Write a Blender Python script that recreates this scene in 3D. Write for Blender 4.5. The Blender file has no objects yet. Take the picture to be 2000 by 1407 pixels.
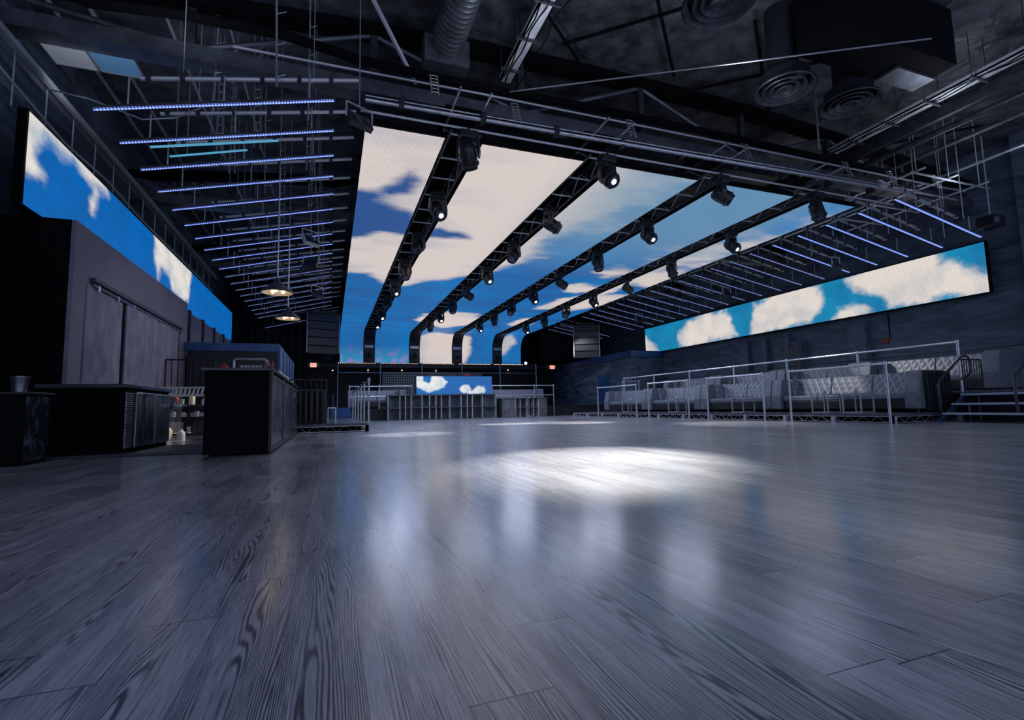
import bpy, math, random
from mathutils import Vector, Matrix
random.seed(7)
PI = math.pi
sc = bpy.context.scene
C = sc.collection

# ------------------------------------------------------------------ camera, world, exposure
H0 = 0.5
F = 970.0; W, HH = 2000.0, 1407.0
cx, cy = W/2, HH/2
a = Vector((645-cx, 803-cy, F)); roll = .021
hx = (cx*a.x-(803+roll*645-cy)*a.y-F*F)/(a.x-roll*a.y); hy = 803-roll*(hx-645)
dY = a.normalized(); dX = Vector((hx-cx, hy-cy, F)).normalized(); dZ = dX.cross(dY)
if dZ.y > 0: dZ = -dZ
R = Matrix((dX, dY, dZ))            # camera (x right, y down, z forward) -> world
cam = bpy.data.objects.new('camera', bpy.data.cameras.new('camera')); C.objects.link(cam)
xa = R @ Vector((1, 0, 0)); ya = R @ Vector((0, -1, 0)); za = R @ Vector((0, 0, -1))
cam.matrix_world = Matrix(((xa.x, ya.x, za.x, 0), (xa.y, ya.y, za.y, 0), (xa.z, ya.z, za.z, H0), (0, 0, 0, 1)))
cam.data.sensor_width = 36; cam.data.lens = 36*F/W; cam.data.clip_end = 200; cam.data.clip_start = .02
sc.camera = cam
sc.view_settings.view_transform = 'Standard'; sc.view_settings.look = 'None'
sc.view_settings.gamma = 1; sc.view_settings.use_curve_mapping = False
sc.view_settings.exposure = 0.0
wd = bpy.data.worlds.new('world'); sc.world = wd; wd.use_nodes = True
wd.node_tree.nodes['Background'].inputs[0].default_value = (.5, .59, .92, 1)
wd.node_tree.nodes['Background'].inputs[1].default_value = .78

# ------------------------------------------------------------------ materials
def mat(name, col, rough=.5, metal=0, emit=None, es=0, spec=.5):
    m = bpy.data.materials.new(name); m.use_nodes = True
    b = m.node_tree.nodes['Principled BSDF']
    b.inputs['Base Color'].default_value = (*col, 1); b.inputs['Roughness'].default_value = rough
    b.inputs['Metallic'].default_value = metal; b.inputs['Specular IOR Level'].default_value = spec
    if emit:
        b.inputs['Emission Color'].default_value = (*emit, 1); b.inputs['Emission Strength'].default_value = es
    return m
def nt(m): return m.node_tree.nodes, m.node_tree.links, m.node_tree.nodes['Principled BSDF']
def mth(N, L, op, x, y=None, clamp=False):
    n = N.new('ShaderNodeMath'); n.operation = op; n.use_clamp = clamp
    for i, v in enumerate((x, y)):
        if v is None: continue
        if isinstance(v, (int, float)): n.inputs[i].default_value = v
        else: L.new(v, n.inputs[i])
    return n.outputs[0]
def noisy(m, c1, c2, scale=3, stretch=(1, 1, 1), r1=None, r2=None, bump=0, detail=6, lo=.35, hi=.65, bscale=None, dist=0):
    N, L, b = nt(m)
    tc = N.new('ShaderNodeTexCoord'); mp = N.new('ShaderNodeMapping'); mp.inputs['Scale'].default_value = stretch
    L.new(tc.outputs['Object'], mp.inputs[0])
    no = N.new('ShaderNodeTexNoise'); no.inputs['Scale'].default_value = scale; no.inputs['Detail'].default_value = detail
    no.inputs['Distortion'].default_value = dist
    L.new(mp.outputs[0], no.inputs['Vector'])
    r = N.new('ShaderNodeValToRGB'); r.color_ramp.elements[0].position = lo; r.color_ramp.elements[1].position = hi
    r.color_ramp.elements[0].color = (*c1, 1); r.color_ramp.elements[1].color = (*c2, 1)
    L.new(no.outputs[0], r.inputs[0]); L.new(r.outputs[0], b.inputs['Base Color'])
    if r1 is not None:
        mr = N.new('ShaderNodeMapRange'); L.new(no.outputs[0], mr.inputs[0]); mr.inputs[1].default_value = lo; mr.inputs[2].default_value = hi
        mr.inputs[3].default_value = r1; mr.inputs[4].default_value = r2; L.new(mr.outputs[0], b.inputs['Roughness'])
    if bump:
        h = no.outputs[0]
        if bscale:
            n2 = N.new('ShaderNodeTexNoise'); n2.inputs['Scale'].default_value = bscale; n2.inputs['Detail'].default_value = 3
            L.new(mp.outputs[0], n2.inputs['Vector']); h = n2.outputs[0]
        bp = N.new('ShaderNodeBump'); bp.inputs['Strength'].default_value = bump; bp.inputs['Distance'].default_value = .1
        L.new(h, bp.inputs['Height']); L.new(bp.outputs[0], b.inputs['Normal'])
    return m
M = {}
M['black'] = noisy(mat('black_paint', (.012, .012, .015), .5), (.01, .01, .013), (.02, .02, .026), 4)
M['matte'] = mat('matte_black', (.004, .004, .005), .9, spec=.15)
M['steel_dark'] = noisy(mat('dark_steel', (.03, .032, .04), .45, .3), (.04, .043, .052), (.085, .09, .105), 6)
M['pipe'] = noisy(mat('brushed_pipe', (.5, .52, .56), .28, .6), (.5, .52, .56), (.72, .74, .78), 9)
M['pipe_grey'] = mat('grey_pipe', (.6, .62, .66), .35, .35)
M['chrome'] = mat('chrome', (.75, .76, .8), .15, 1)
M['stainless'] = noisy(mat('stainless', (.35, .36, .39), .3, 1), (.25, .26, .29), (.45, .46, .5), 2, (6, 6, .7), .22, .42)
M['concrete'] = noisy(mat('dark_concrete', (.06, .07, .085), .6), (.06, .085, .12), (.17, .225, .30), 1.3, (1, .5, 2.2), .45, .75, .25, 10, dist=1.5)
M['panel'] = noisy(mat('mottled_panel', (.2, .19, .23), .6), (.2, .19, .25), (.36, .34, .43), 5, (1, 1, .6), .5, .75, .05, 12)
M['panel2'] = noisy(mat('plain_panel', (.16, .15, .18), .6), (.2, .185, .24), (.3, .28, .35), 1.2, (1, 1, 1), .5, .7, .02, 8)
M['roofdeck'] = noisy(mat('ceiling_deck', (.03, .03, .035), .6), (.05, .052, .06), (.13, .135, .15), 2.5, (1, 1, 1), .35, .6, 1.0, 8, bscale=2.2)
M['duct'] = noisy(mat('duct_metal', (.12, .125, .14), .45, .6), (.11, .12, .14), (.2, .21, .24), 4)
M['leather'] = noisy(mat('grey_leather', (.16, .18, .22), .38), (.13, .15, .19), (.19, .21, .25), 7, bump=.05)
M['leather_black'] = mat('black_leather', (.02, .02, .025), .32)
M['deck'] = noisy(mat('deck_ply', (.09, .09, .11), .3), (.06, .06, .075), (.13, .13, .16), 3, (1, 6, 1))
M['counter_top'] = mat('counter_top', (.05, .055, .06), .22)
M['counter_front'] = noisy(mat('mottled_black_panel', (.03, .035, .05), .35), (.02, .025, .035), (.28, .32, .4), 3, (1, 1, 1), .25, .5, .05, 12, .5, .85, dist=2)  # black panel with lighter bluish patches
M['curtain'] = mat('black_curtain', (.015, .015, .02), .8)
M['blue_lit_tint'] = noisy(mat('blue_fascia', (.02, .09, .26), .4), (.02, .08, .22), (.035, .12, .32), 3, (1, 1, 1))  # blue lighting on fascia, steps and stanchions painted into the base colour
M['white'] = mat('white_plastic', (.6, .6, .58), .4)
M['red'] = mat('red_plastic', (.35, .03, .02), .4)
M['amber'] = mat('amber_glass', (.2, .05, .03), .2)
M['cream'] = mat('cream_enamel', (.7, .6, .45), .5)
M['exit_red'] = mat('exit_red', (.3, .02, .01), .4, emit=(1, .12, .05), es=1.2)
M['exit_face'] = mat('exit_face', (.7, .5, .45), .4, emit=(1, .55, .45), es=.9)
M['led_white'] = mat('led_pixel', (1, 1, 1), .4, emit=(1, .68, .52), es=2.6)
M['bar_blue'] = mat('bar_led', (.1, .1, .3), .4, emit=(.2, .3, 1), es=1.9)
M['bar_dim'] = mat('bar_led_dim', (.1, .12, .3), .4, emit=(.25, .35, .9), es=.85)
M['bar_cyan'] = mat('tube_cyan', (.1, .3, .4), .4, emit=(.15, .6, .9), es=.5)
M['lens_on'] = mat('lens_on', (1, 1, 1), .2, emit=(1, .97, .95), es=8)
M['lens_off'] = mat('lens_off', (.15, .2, .3), .08, .3)
M['warm'] = mat('warm_bulb', (1, .7, .4), .4, emit=(1, .45, .15), es=9)
M['bulb'] = mat('filament_bulb', (1, .8, .5), .4, emit=(1, .7, .38), es=2.2)
M['blue_spot'] = mat('blue_spot', (.3, .3, 1), .4, emit=(.4, .35, 1), es=14)
M['moulded'] = mat('moulded_black', (.022, .024, .03), .32)
M['grille'] = mat('speaker_grille', (.05, .055, .065), .3, .5)
M['tray'] = noisy(mat('galvanised', (.7, .7, .72), .35, .3), (.55, .56, .6), (.9, .9, .92), 10, (1, .3, 1))
M['mirror'] = mat('glossy_tile', (.5, .52, .55), .3, .2)
M['stair_blue_lit'] = mat('stair_tread', (.45, .52, .66), .35, .3)  # blue light falling on the treads is put into their colour
M['blue_lit_metal'] = mat('stair_frame', (.08, .14, .3), .35, .6)  # stair frame, its blue lighting held in the base colour
M['glass'] = mat('dark_glass', (.05, .06, .08), .1, .2)

def dotted(m, n, axis=0):
    N, L, b = nt(m); tc = N.new('ShaderNodeTexCoord'); sp = N.new('ShaderNodeSeparateXYZ'); L.new(tc.outputs['Object'], sp.inputs[0])
    f = mth(N, L, 'SINE', mth(N, L, 'MULTIPLY', sp.outputs[axis], 2*PI*n))
    mr = N.new('ShaderNodeMapRange'); L.new(f, mr.inputs[0]); mr.inputs[1].default_value = -.6; mr.inputs[2].default_value = .2
    es = b.inputs['Emission Strength'].default_value; mr.inputs[3].default_value = es*.25; mr.inputs[4].default_value = es*1.25
    L.new(mr.outputs[0], b.inputs['Emission Strength'])
dotted(M['bar_blue'], 26); dotted(M['bar_dim'], 26)
def quilt_mat():
    m = mat('quilted_leather', (.2, .22, .27), .33)
    N, L, b = nt(m); tc = N.new('ShaderNodeTexCoord'); sp = N.new('ShaderNodeSeparateXYZ'); L.new(tc.outputs['Object'], sp.inputs[0])
    s = mth(N, L, 'ADD', sp.outputs[0], sp.outputs[1])
    z = mth(N, L, 'MULTIPLY', sp.outputs[2], .75)
    u = mth(N, L, 'MULTIPLY', mth(N, L, 'ADD', s, z), 5.2); v = mth(N, L, 'MULTIPLY', mth(N, L, 'SUBTRACT', s, z), 5.2)
    def tri(x): return mth(N, L, 'ABSOLUTE', mth(N, L, 'SUBTRACT', mth(N, L, 'FRACT', x), .5))   # .5 at seams
    mx = mth(N, L, 'MAXIMUM', tri(u), tri(v))
    r = N.new('ShaderNodeValToRGB'); e = r.color_ramp.elements
    e[0].position = .42; e[0].color = (.14, .16, .2, 1); e[1].position = .455; e[1].color = (.36, .38, .44, 1)
    L.new(mx, r.inputs[0]); L.new(r.outputs[0], b.inputs['Base Color'])
    bp = N.new('ShaderNodeBump'); bp.inputs['Strength'].default_value = .6; bp.inputs['Distance'].default_value = .03; bp.invert = True
    L.new(mth(N, L, 'POWER', mx, 2), bp.inputs['Height']); L.new(bp.outputs[0], b.inputs['Normal'])
    return m
M['quilt'] = quilt_mat()

def floor_mat():
    m = mat('plank_floor', (.1, .1, .1), .35)
    N, L, b = nt(m); tc = N.new('ShaderNodeTexCoord'); sp = N.new('ShaderNodeSeparateXYZ'); L.new(tc.outputs['Object'], sp.inputs[0])
    X, Y = sp.outputs[0], sp.outputs[1]
    PW, PL = .158, 1.635
    rx = mth(N, L, 'DIVIDE', mth(N, L, 'SUBTRACT', X, .067), PW); row = mth(N, L, 'FLOOR', rx); fx = mth(N, L, 'FRACT', rx)
    far = mth(N, L, 'GREATER_THAN', mth(N, L, 'ABSOLUTE', row), 4)
    jit = mth(N, L, 'MULTIPLY', mth(N, L, 'MULTIPLY', mth(N, L, 'SINE', mth(N, L, 'MULTIPLY', mth(N, L, 'MULTIPLY', row, row), 1.3)), .5), far)
    off = mth(N, L, 'ADD', mth(N, L, 'ADD', mth(N, L, 'MULTIPLY', row, .26), .6), jit)
    ry = mth(N, L, 'DIVIDE', mth(N, L, 'SUBTRACT', Y, off), PL); col = mth(N, L, 'FLOOR', ry); fy = mth(N, L, 'FRACT', ry)
    cb = N.new('ShaderNodeCombineXYZ'); L.new(row, cb.inputs[0]); L.new(col, cb.inputs[1])
    wn = N.new('ShaderNodeTexWhiteNoise'); L.new(cb.outputs[0], wn.inputs['Vector']); rv = wn.outputs['Value']
    ex = mth(N, L, 'MULTIPLY', mth(N, L, 'MINIMUM', fx, mth(N, L, 'SUBTRACT', 1, fx)), PW)
    ey = mth(N, L, 'MULTIPLY', mth(N, L, 'MINIMUM', fy, mth(N, L, 'SUBTRACT', 1, fy)), PL)
    seam = mth(N, L, 'MAXIMUM', mth(N, L, 'LESS_THAN', ex, .0006), mth(N, L, 'LESS_THAN', ey, .0016))
    # grain: contour lines of a stretched noise, offset plank by plank
    ms = N.new('ShaderNodeMapping'); ms.inputs['Scale'].default_value = (1, .06, 1); L.new(tc.outputs['Object'], ms.inputs[0])
    c2 = N.new('ShaderNodeCombineXYZ'); L.new(mth(N, L, 'MULTIPLY', rv, 40), c2.inputs[2]); L.new(mth(N, L, 'MULTIPLY', rv, 7), c2.inputs[1])
    va = N.new('ShaderNodeVectorMath'); L.new(ms.outputs[0], va.inputs[0]); L.new(c2.outputs[0], va.inputs[1])
    n1 = N.new('ShaderNodeTexNoise'); n1.inputs['Scale'].default_value = 9; n1.inputs['Detail'].default_value = 2.5; n1.inputs['Roughness'].default_value = .45
    L.new(va.outputs[0], n1.inputs['Vector'])
    ph = mth(N, L, 'ADD', mth(N, L, 'MULTIPLY', n1.outputs[0], 190), mth(N, L, 'MULTIPLY', X, 1050))
    g = mth(N, L, 'ADD', mth(N, L, 'MULTIPLY', mth(N, L, 'SINE', ph), .5), .5)
    mf = N.new('ShaderNodeMapping'); mf.inputs['Scale'].default_value = (1, .03, 1); L.new(tc.outputs['Object'], mf.inputs[0])
    n2 = N.new('ShaderNodeTexNoise'); n2.inputs['Scale'].default_value = 330; n2.inputs['Detail'].default_value = 3; L.new(mf.outputs[0], n2.inputs['Vector'])
    n4 = N.new('ShaderNodeTexNoise'); n4.inputs['Scale'].default_value = 22; n4.inputs['Detail'].default_value = 3; L.new(va.outputs[0], n4.inputs['Vector'])
    n3 = N.new('ShaderNodeTexNoise'); n3.inputs['Scale'].default_value = 1.1; n3.inputs['Detail'].default_value = 8; L.new(tc.outputs['Object'], n3.inputs['Vector'])
    # grain strength comes and goes along the board
    gs = N.new('ShaderNodeMapRange'); L.new(n4.outputs[0], gs.inputs[0]); gs.inputs[1].default_value = .35; gs.inputs[2].default_value = .65; gs.inputs[3].default_value = .08; gs.inputs[4].default_value = 1
    gm = mth(N, L, 'MULTIPLY', mth(N, L, 'POWER', g, 1.8), gs.outputs[0])
    val = mth(N, L, 'SUBTRACT', .6, mth(N, L, 'MULTIPLY', gm, .62))
    val = mth(N, L, 'ADD', val, mth(N, L, 'MULTIPLY', mth(N, L, 'SUBTRACT', rv, .5), .2))
    val = mth(N, L, 'ADD', val, mth(N, L, 'MULTIPLY', mth(N, L, 'SUBTRACT', n2.outputs[0], .5), .85))
    val = mth(N, L, 'ADD', val, mth(N, L, 'MULTIPLY', mth(N, L, 'SUBTRACT', n3.outputs[0], .5), .55))
    r = N.new('ShaderNodeValToRGB'); e = r.color_ramp.elements
    e[0].position = 0; e[0].color = (.018, .022, .032, 1); e[1].position = .8; e[1].color = (.56, .55, .58, 1)
    x = e.new(.3); x.color = (.10, .105, .125, 1)
    L.new(mth(N, L, 'ADD', val, .08), r.inputs[0])
    mx = N.new('ShaderNodeMixRGB'); L.new(seam, mx.inputs[0]); L.new(r.outputs[0], mx.inputs[1]); mx.inputs[2].default_value = (.008, .008, .01, 1)
    L.new(mx.outputs[0], b.inputs['Base Color'])
    mr = N.new('ShaderNodeMapRange'); L.new(n3.outputs[0], mr.inputs[0]); mr.inputs[1].default_value = .3; mr.inputs[2].default_value = .7
    mr.inputs[3].default_value = .3; mr.inputs[4].default_value = .45
    L.new(mth(N, L, 'ADD', mr.outputs[0], mth(N, L, 'MULTIPLY', rv, .05)), b.inputs['Roughness'])
    b.inputs['Specular IOR Level'].default_value = .6
    b.inputs['Coat Weight'].default_value = .7; b.inputs['Coat Roughness'].default_value = .18
    bp = N.new('ShaderNodeBump'); bp.inputs['Strength'].default_value = .12; bp.inputs['Distance'].default_value = .002; bp.invert = True
    hh = mth(N, L, 'ADD', gm, mth(N, L, 'MULTIPLY', seam, 1.5))
    L.new(hh, bp.inputs['Height']); L.new(bp.outputs[0], b.inputs['Normal'])
    return m
M['floor'] = floor_mat()

def screen_mat(name, top, mid, strength, namp=.35, gain=1.0, nscale=.7, stretch=(1, 1, 1), white=(.70, .61, .58)):
    m = bpy.data.materials.new(name); m.use_nodes = True
    N, L, b = nt(m)
    b.inputs['Base Color'].default_value = (.01, .01, .012, 1); b.inputs['Roughness'].default_value = .5
    at = N.new('ShaderNodeAttribute'); at.attribute_name = 'cloud'
    ab = N.new('ShaderNodeAttribute'); ab.attribute_name = 'tone'
    uv = N.new('ShaderNodeUVMap'); uv.uv_map = 'UVMap'
    mp = N.new('ShaderNodeMapping'); mp.inputs['Scale'].default_value = stretch; L.new(uv.outputs[0], mp.inputs[0])
    no = N.new('ShaderNodeTexNoise'); no.inputs['Scale'].default_value = nscale; no.inputs['Detail'].default_value = 8; no.inputs['Roughness'].default_value = .6
    L.new(mp.outputs[0], no.inputs['Vector'])
    # cloud attribute is a signed distance in metres, positive inside
    d = mth(N, L, 'ADD', at.outputs['Fac'], mth(N, L, 'MULTIPLY', mth(N, L, 'SUBTRACT', no.outputs[0], .5), gain))
    mr = N.new('ShaderNodeMapRange'); mr.interpolation_type = 'SMOOTHSTEP'; L.new(d, mr.inputs[0]); mr.inputs[1].default_value = -namp; mr.inputs[2].default_value = namp
    n2 = N.new('ShaderNodeTexNoise'); n2.inputs['Scale'].default_value = nscale*.8; n2.inputs['Detail'].default_value = 5; L.new(mp.outputs[0], n2.inputs['Vector'])
    tone = mth(N, L, 'ADD', ab.outputs['Fac'], mth(N, L, 'MULTIPLY', mth(N, L, 'SUBTRACT', n2.outputs[0], .44), 2.2), True)
    sky = N.new('ShaderNodeMixRGB'); L.new(tone, sky.inputs[0]); sky.inputs[1].default_value = (*top, 1); sky.inputs[2].default_value = (*mid, 1)
    cl = N.new('ShaderNodeMixRGB'); mc = N.new('ShaderNodeMapRange'); L.new(mth(N, L, 'ADD', n2.outputs[0], mth(N, L, 'MULTIPLY', d, .12)), mc.inputs[0]); mc.inputs[1].default_value = .35; mc.inputs[2].default_value = .6; L.new(mc.outputs[0], cl.inputs[0])
    cl.inputs[1].default_value = (white[0]*.66, white[1]*.76, white[2]*.88, 1); cl.inputs[2].default_value = (*white, 1)
    mx = N.new('ShaderNodeMixRGB'); L.new(mr.outputs[0], mx.inputs[0]); L.new(sky.outputs[0], mx.inputs[1]); L.new(cl.outputs[0], mx.inputs[2])
    av = N.new('ShaderNodeAttribute'); av.attribute_name = 'shimmer'
    vo = N.new('ShaderNodeTexVoronoi'); vo.inputs['Scale'].default_value = 2.6; L.new(uv.outputs[0], vo.inputs['Vector'])
    vc = N.new('ShaderNodeValToRGB'); ve = vc.color_ramp.elements; ve[0].position = .15; ve[0].color = (.38, .2, .62, 1); ve[1].position = .6; ve[1].color = (.04, .32, .5, 1)
    L.new(vo.outputs['Distance'], vc.inputs[0])
    ms = N.new('ShaderNodeMixRGB'); L.new(av.outputs['Fac'], ms.inputs[0]); L.new(mx.outputs[0], ms.inputs[1]); L.new(vc.outputs[0], ms.inputs[2])
    ah = N.new('ShaderNodeAttribute'); ah.attribute_name = 'haze'
    mh = N.new('ShaderNodeMixRGB'); L.new(ah.outputs['Fac'], mh.inputs[0]); L.new(ms.outputs[0], mh.inputs[1]); mh.inputs[2].default_value = (.17, .31, .43, 1); mx = mh
    # pixel rows of the panels
    sp = N.new('ShaderNodeSeparateXYZ'); L.new(uv.outputs[0], sp.inputs[0])
    s1 = mth(N, L, 'SINE', mth(N, L, 'MULTIPLY', sp.outputs[0], 2*PI/.04)); s2 = mth(N, L, 'SINE', mth(N, L, 'MULTIPLY', sp.outputs[1], 2*PI/.04))
    px = mth(N, L, 'ADD', mth(N, L, 'MULTIPLY', mth(N, L, 'ADD', s1, s2), .11), .95)
    mul = N.new('ShaderNodeMixRGB'); mul.blend_type = 'MULTIPLY'; mul.inputs[0].default_value = 1
    L.new(mx.outputs[0], mul.inputs[1]); L.new(px, mul.inputs[2])
    L.new(mul.outputs[0], b.inputs['Emission Color']); b.inputs['Emission Strength'].default_value = strength
    return m
M['screen'] = screen_mat('ceiling_screen', (.008, .17, .48), (.025, .085, .28), 1.0, .2, 1.1, .9, (.45, .9, 1))
M['screen_left'] = screen_mat('left_screen', (.0, .15, .56), (.004, .12, .42), .95, .14, .5, 2.2, (.7, 1.2, 1), (.85, .8, .74))
M['screen_right'] = screen_mat('right_screen', (.01, .16, .36), (.01, .28, .52), .95, .16, .9, 1.3, (.9, 1, 1), (.82, .74, .68))
M['screen_dj'] = screen_mat('booth_screen', (.005, .16, .5), (.02, .12, .42), .95, .05, .25, 4, (1, 1, 1), (.9, .9, .9))

# ------------------------------------------------------------------ mesh builder
class MB:
    def __init__(s): s.v = []; s.f = []; s.p = []
    def add(s, vs, fs):
        n = len(s.v); s.p.append((n, len(s.f))); s.v += [Vector(v) for v in vs]; s.f += [tuple(i+n for i in f) for f in fs]; return s
    def box(s, x0, x1, y0, y1, z0, z1):
        return s.add([(x0, y0, z0), (x1, y0, z0), (x1, y1, z0), (x0, y1, z0), (x0, y0, z1), (x1, y0, z1), (x1, y1, z1), (x0, y1, z1)],
                     [(3, 2, 1, 0), (4, 5, 6, 7), (0, 1, 5, 4), (1, 2, 6, 5), (2, 3, 7, 6), (3, 0, 4, 7)])
    def tube(s, p0, p1, r, n=8, r1=None):
        p0 = Vector(p0); p1 = Vector(p1); d = p1-p0
        if d.length < 1e-6: return s
        q = d.to_track_quat('Z', 'Y'); r1 = r if r1 is None else r1
        vs = [p0+q @ Vector((r*math.cos(2*PI*i/n), r*math.sin(2*PI*i/n), 0)) for i in range(n)] + \
             [p1+q @ Vector((r1*math.cos(2*PI*i/n), r1*math.sin(2*PI*i/n), 0)) for i in range(n)]
        fs = [(i, (i+1) % n, n+(i+1) % n, n+i) for i in range(n)]+[tuple(range(n))[::-1], tuple(range(n, 2*n))]
        return s.add(vs, fs)
    def line(s, pts, r, n=8):
        pts = [Vector(p) for p in pts]; k = len(pts); vs = []; up = None
        for i, p in enumerate(pts):
            t = (pts[min(i+1, k-1)]-pts[max(i-1, 0)]).normalized()
            if up is None: up = Vector((0, 0, 1)) if abs(t.z) < .9 else Vector((1, 0, 0))
            u = t.cross(up).normalized(); w = u.cross(t).normalized(); up = w
            vs += [p+(u*math.cos(2*PI*j/n)+w*math.sin(2*PI*j/n))*r for j in range(n)]
        fs = [(i*n+j, i*n+(j+1) % n, (i+1)*n+(j+1) % n, (i+1)*n+j) for i in range(k-1) for j in range(n)]
        return s.add(vs, fs+[tuple(range(n))[::-1], tuple(range((k-1)*n, k*n))])
    def lathe(s, prof, c=(0, 0, 0), n=24, ax=(0, 0, 1)):
        q = Vector(ax).to_track_quat('Z', 'Y'); c = Vector(c); k = len(prof); vs = []
        for r, z in prof: vs += [c+q @ Vector((max(r, 1e-4)*math.cos(2*PI*j/n), max(r, 1e-4)*math.sin(2*PI*j/n), z)) for j in range(n)]
        return s.add(vs, [(i*n+j, i*n+(j+1) % n, (i+1)*n+(j+1) % n, (i+1)*n+j) for i in range(k-1) for j in range(n)])
    def prism(s, poly, axis, a0, a1):           # poly in the two other axes, in order
        def P(u, v, w): return {'x': (w, u, v), 'y': (u, w, v), 'z': (u, v, w)}[axis]
        n = len(poly); vs = [P(u, v, a0) for u, v in poly]+[P(u, v, a1) for u, v in poly]
        return s.add(vs, [tuple(range(n)), tuple(range(n, 2*n))[::-1]]+[(i, n+i, n+(i+1) % n, (i+1) % n) for i in range(n)])
    def xf(s, mtx):
        s.v = [mtx @ v for v in s.v]; return s
    def each(s, name, m, parent, **k):          # every piece a part of its own
        out = []
        for i, (v0, f0) in enumerate(s.p):
            v1, f1 = s.p[i+1] if i+1 < len(s.p) else (len(s.v), len(s.f))
            q = MB(); q.v = s.v[v0:v1]; q.f = [tuple(j-v0 for j in f) for f in s.f[f0:f1]]; out.append(q.build(name, m, parent, **k))
        return out
    def build(s, name, m, parent=None, bevel=0, smooth=False, origin=None):
        if parent is not None:
            o3 = root_loc[parent.name] if parent.name in root_loc else Vector((0, 0, 0))
        elif origin is not None: o3 = Vector(origin)
        else:
            xs = [v.x for v in s.v]; ys = [v.y for v in s.v]; zs = [v.z for v in s.v]
            o3 = Vector(((min(xs)+max(xs))/2, (min(ys)+max(ys))/2, min(zs)))
        me = bpy.data.meshes.new(name); me.from_pydata([v-o3 for v in s.v], [], s.f)
        bm_fix(me)
        me.materials.append(M[m]); ob = bpy.data.objects.new(name, me); C.objects.link(ob)
        if parent is not None: ob.parent = parent
        else: ob.location = o3
        root_loc[ob.name] = o3
        if smooth: 
            for p in me.polygons: p.use_smooth = True
            me.set_sharp_from_angle(angle=.7)
        if bevel:
            b = ob.modifiers.new('bevel', 'BEVEL'); b.width = bevel; b.segments = 2; b.limit_method = 'ANGLE'
        return ob
import bmesh
def bm_fix(me):
    b = bmesh.new(); b.from_mesh(me); bmesh.ops.recalc_face_normals(b, faces=b.faces); b.to_mesh(me); b.free()
root_loc = {}
def thing(name, label, cat, loc, group=None):
    o = bpy.data.objects.new(name, None); C.objects.link(o); o.location = loc; o.empty_display_size = .1
    o['label'] = label; o['category'] = cat
    if group: o['group'] = group
    root_loc[o.name] = Vector(loc); return o
def tag(o, label, cat, group=None):
    o['label'] = label; o['category'] = cat
    if group: o['group'] = group
    return o
def struct(name, mb, m, parent=None, **k):
    o = mb.build(name, m, parent, **k)
    if parent is None: o['kind'] = 'structure'
    return o
def dup(root, loc, label, rotz=None):
    r = root.copy(); C.objects.link(r); r.location = loc; r['label'] = label
    if rotz is not None: r.rotation_euler = (0, 0, rotz)
    for ch in list(root.children):
        c = ch.copy(); C.objects.link(c); c.parent = r
        for g in ch.children:
            d = g.copy(); C.objects.link(d); d.parent = c
    return r
ORD = ['nearest', 'second', 'third', 'fourth', 'fifth', 'sixth', 'seventh', 'eighth', 'ninth', 'tenth', 'eleventh', 'twelfth', 'thirteenth',
       'fourteenth', 'fifteenth', 'sixteenth', 'seventeenth', 'eighteenth', 'nineteenth', 'twentieth', 'twenty-first', 'twenty-second', 'twenty-third', 'twenty-fourth']
def ordi(k): return ORD[k]+(' from the camera' if k else ' to the camera')

# ------------------------------------------------------------------ beam spots and added fill lamps
def spot(name, loc, to, power, size, blend=.6, col=(1, .97, .93), rad=.05):
    l = bpy.data.lights.new(name, 'SPOT'); l.energy = power; l.spot_size = math.radians(size); l.spot_blend = blend; l.color = col; l.shadow_soft_size = rad
    o = bpy.data.objects.new(name, l); C.objects.link(o); o.location = loc
    o.rotation_euler = (Vector(to)-Vector(loc)).to_track_quat('-Z', 'Y').to_euler()
    return o
FILL = [(2.16, 15.5, 70), (4.88, 12.97, 40), (7.6, 15.5, 90), (10.32, 12.97, 130), (10.32, 8.6, 45), (2.16, 20.6, 170), (4.88, 18.1, 110), (7.6, 20.6, 170), (10.32, 18.1, 220), (3.5, 24, 180), (9, 24, 180)]
for wx, wy, wp in FILL: spot('fill_spot', (wx, wy-.1, 4.6), (wx, wy-.5, 0), wp, 165, .5, (.68, .76, 1), .8)  # unseen soft fill added around the moving heads for general brightness
spot('panel_fill', (-3.6, 8.9, 5.3), (-3.8, 9.7, 6.5), 22, 120, .8, (.75, .85, 1), .2)  # unseen fill added to brighten the square ceiling panels
for wx, wy in ((-2.2, 7.2), (2.8, 6.6), (6.5, 6.0), (10.8, 5.6), (14, 7)): spot('roof_fill', (wx, wy, 5.5), (wx, wy-.4, 8), 32, 172, .6, (.72, .82, 1), .3)  # unseen uplights added to lift the dark roof
spot('beam_floor_center', (4.88, 7.6, 4.75), (2.35, 4.15, 0), 7000, 25, .9)
spot('beam_floor_right', (7.6, 10.4, 4.4), (6.8, 13.4, 0), 3200, 30, .7)
spot('beam_floor_mid', (4.88, 15.5, 4.4), (5.0, 14.2, 0), 1600, 26, .7)
spot('beam_floor_left', (2.16, 10.4, 4.4), (1.5, 10.2, 0), 1000, 28, .8, (.9, .92, 1))
spot('beam_bar', (2.16, 12.9, 4.4), (-2.7, 11.4, .5), 1300, 13, .5, (1, .95, .85))
spot('beam_sofa_lower', (7.6, 12.9, 4.4), (12.6, 9.6, .8), 450, 14, .5)
spot('beam_sofa_upper', (10.32, 12.9, 4.4), (14.9, 8.5, 1.2), 350, 20, .5)
spot('beam_floor_far_right', (10.32, 12.9, 4.4), (9.3, 9.6, 0), 900, 34, .9)
spot('beam_speaker', (10.32, 20.6, 4.3), (13.2, 24.2, 3.4), 260, 24, .8)
spot('beam_stage_right', (7.6, 18.1, 4.4), (8.5, 23.5, .3), 160, 34, .8)
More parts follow.
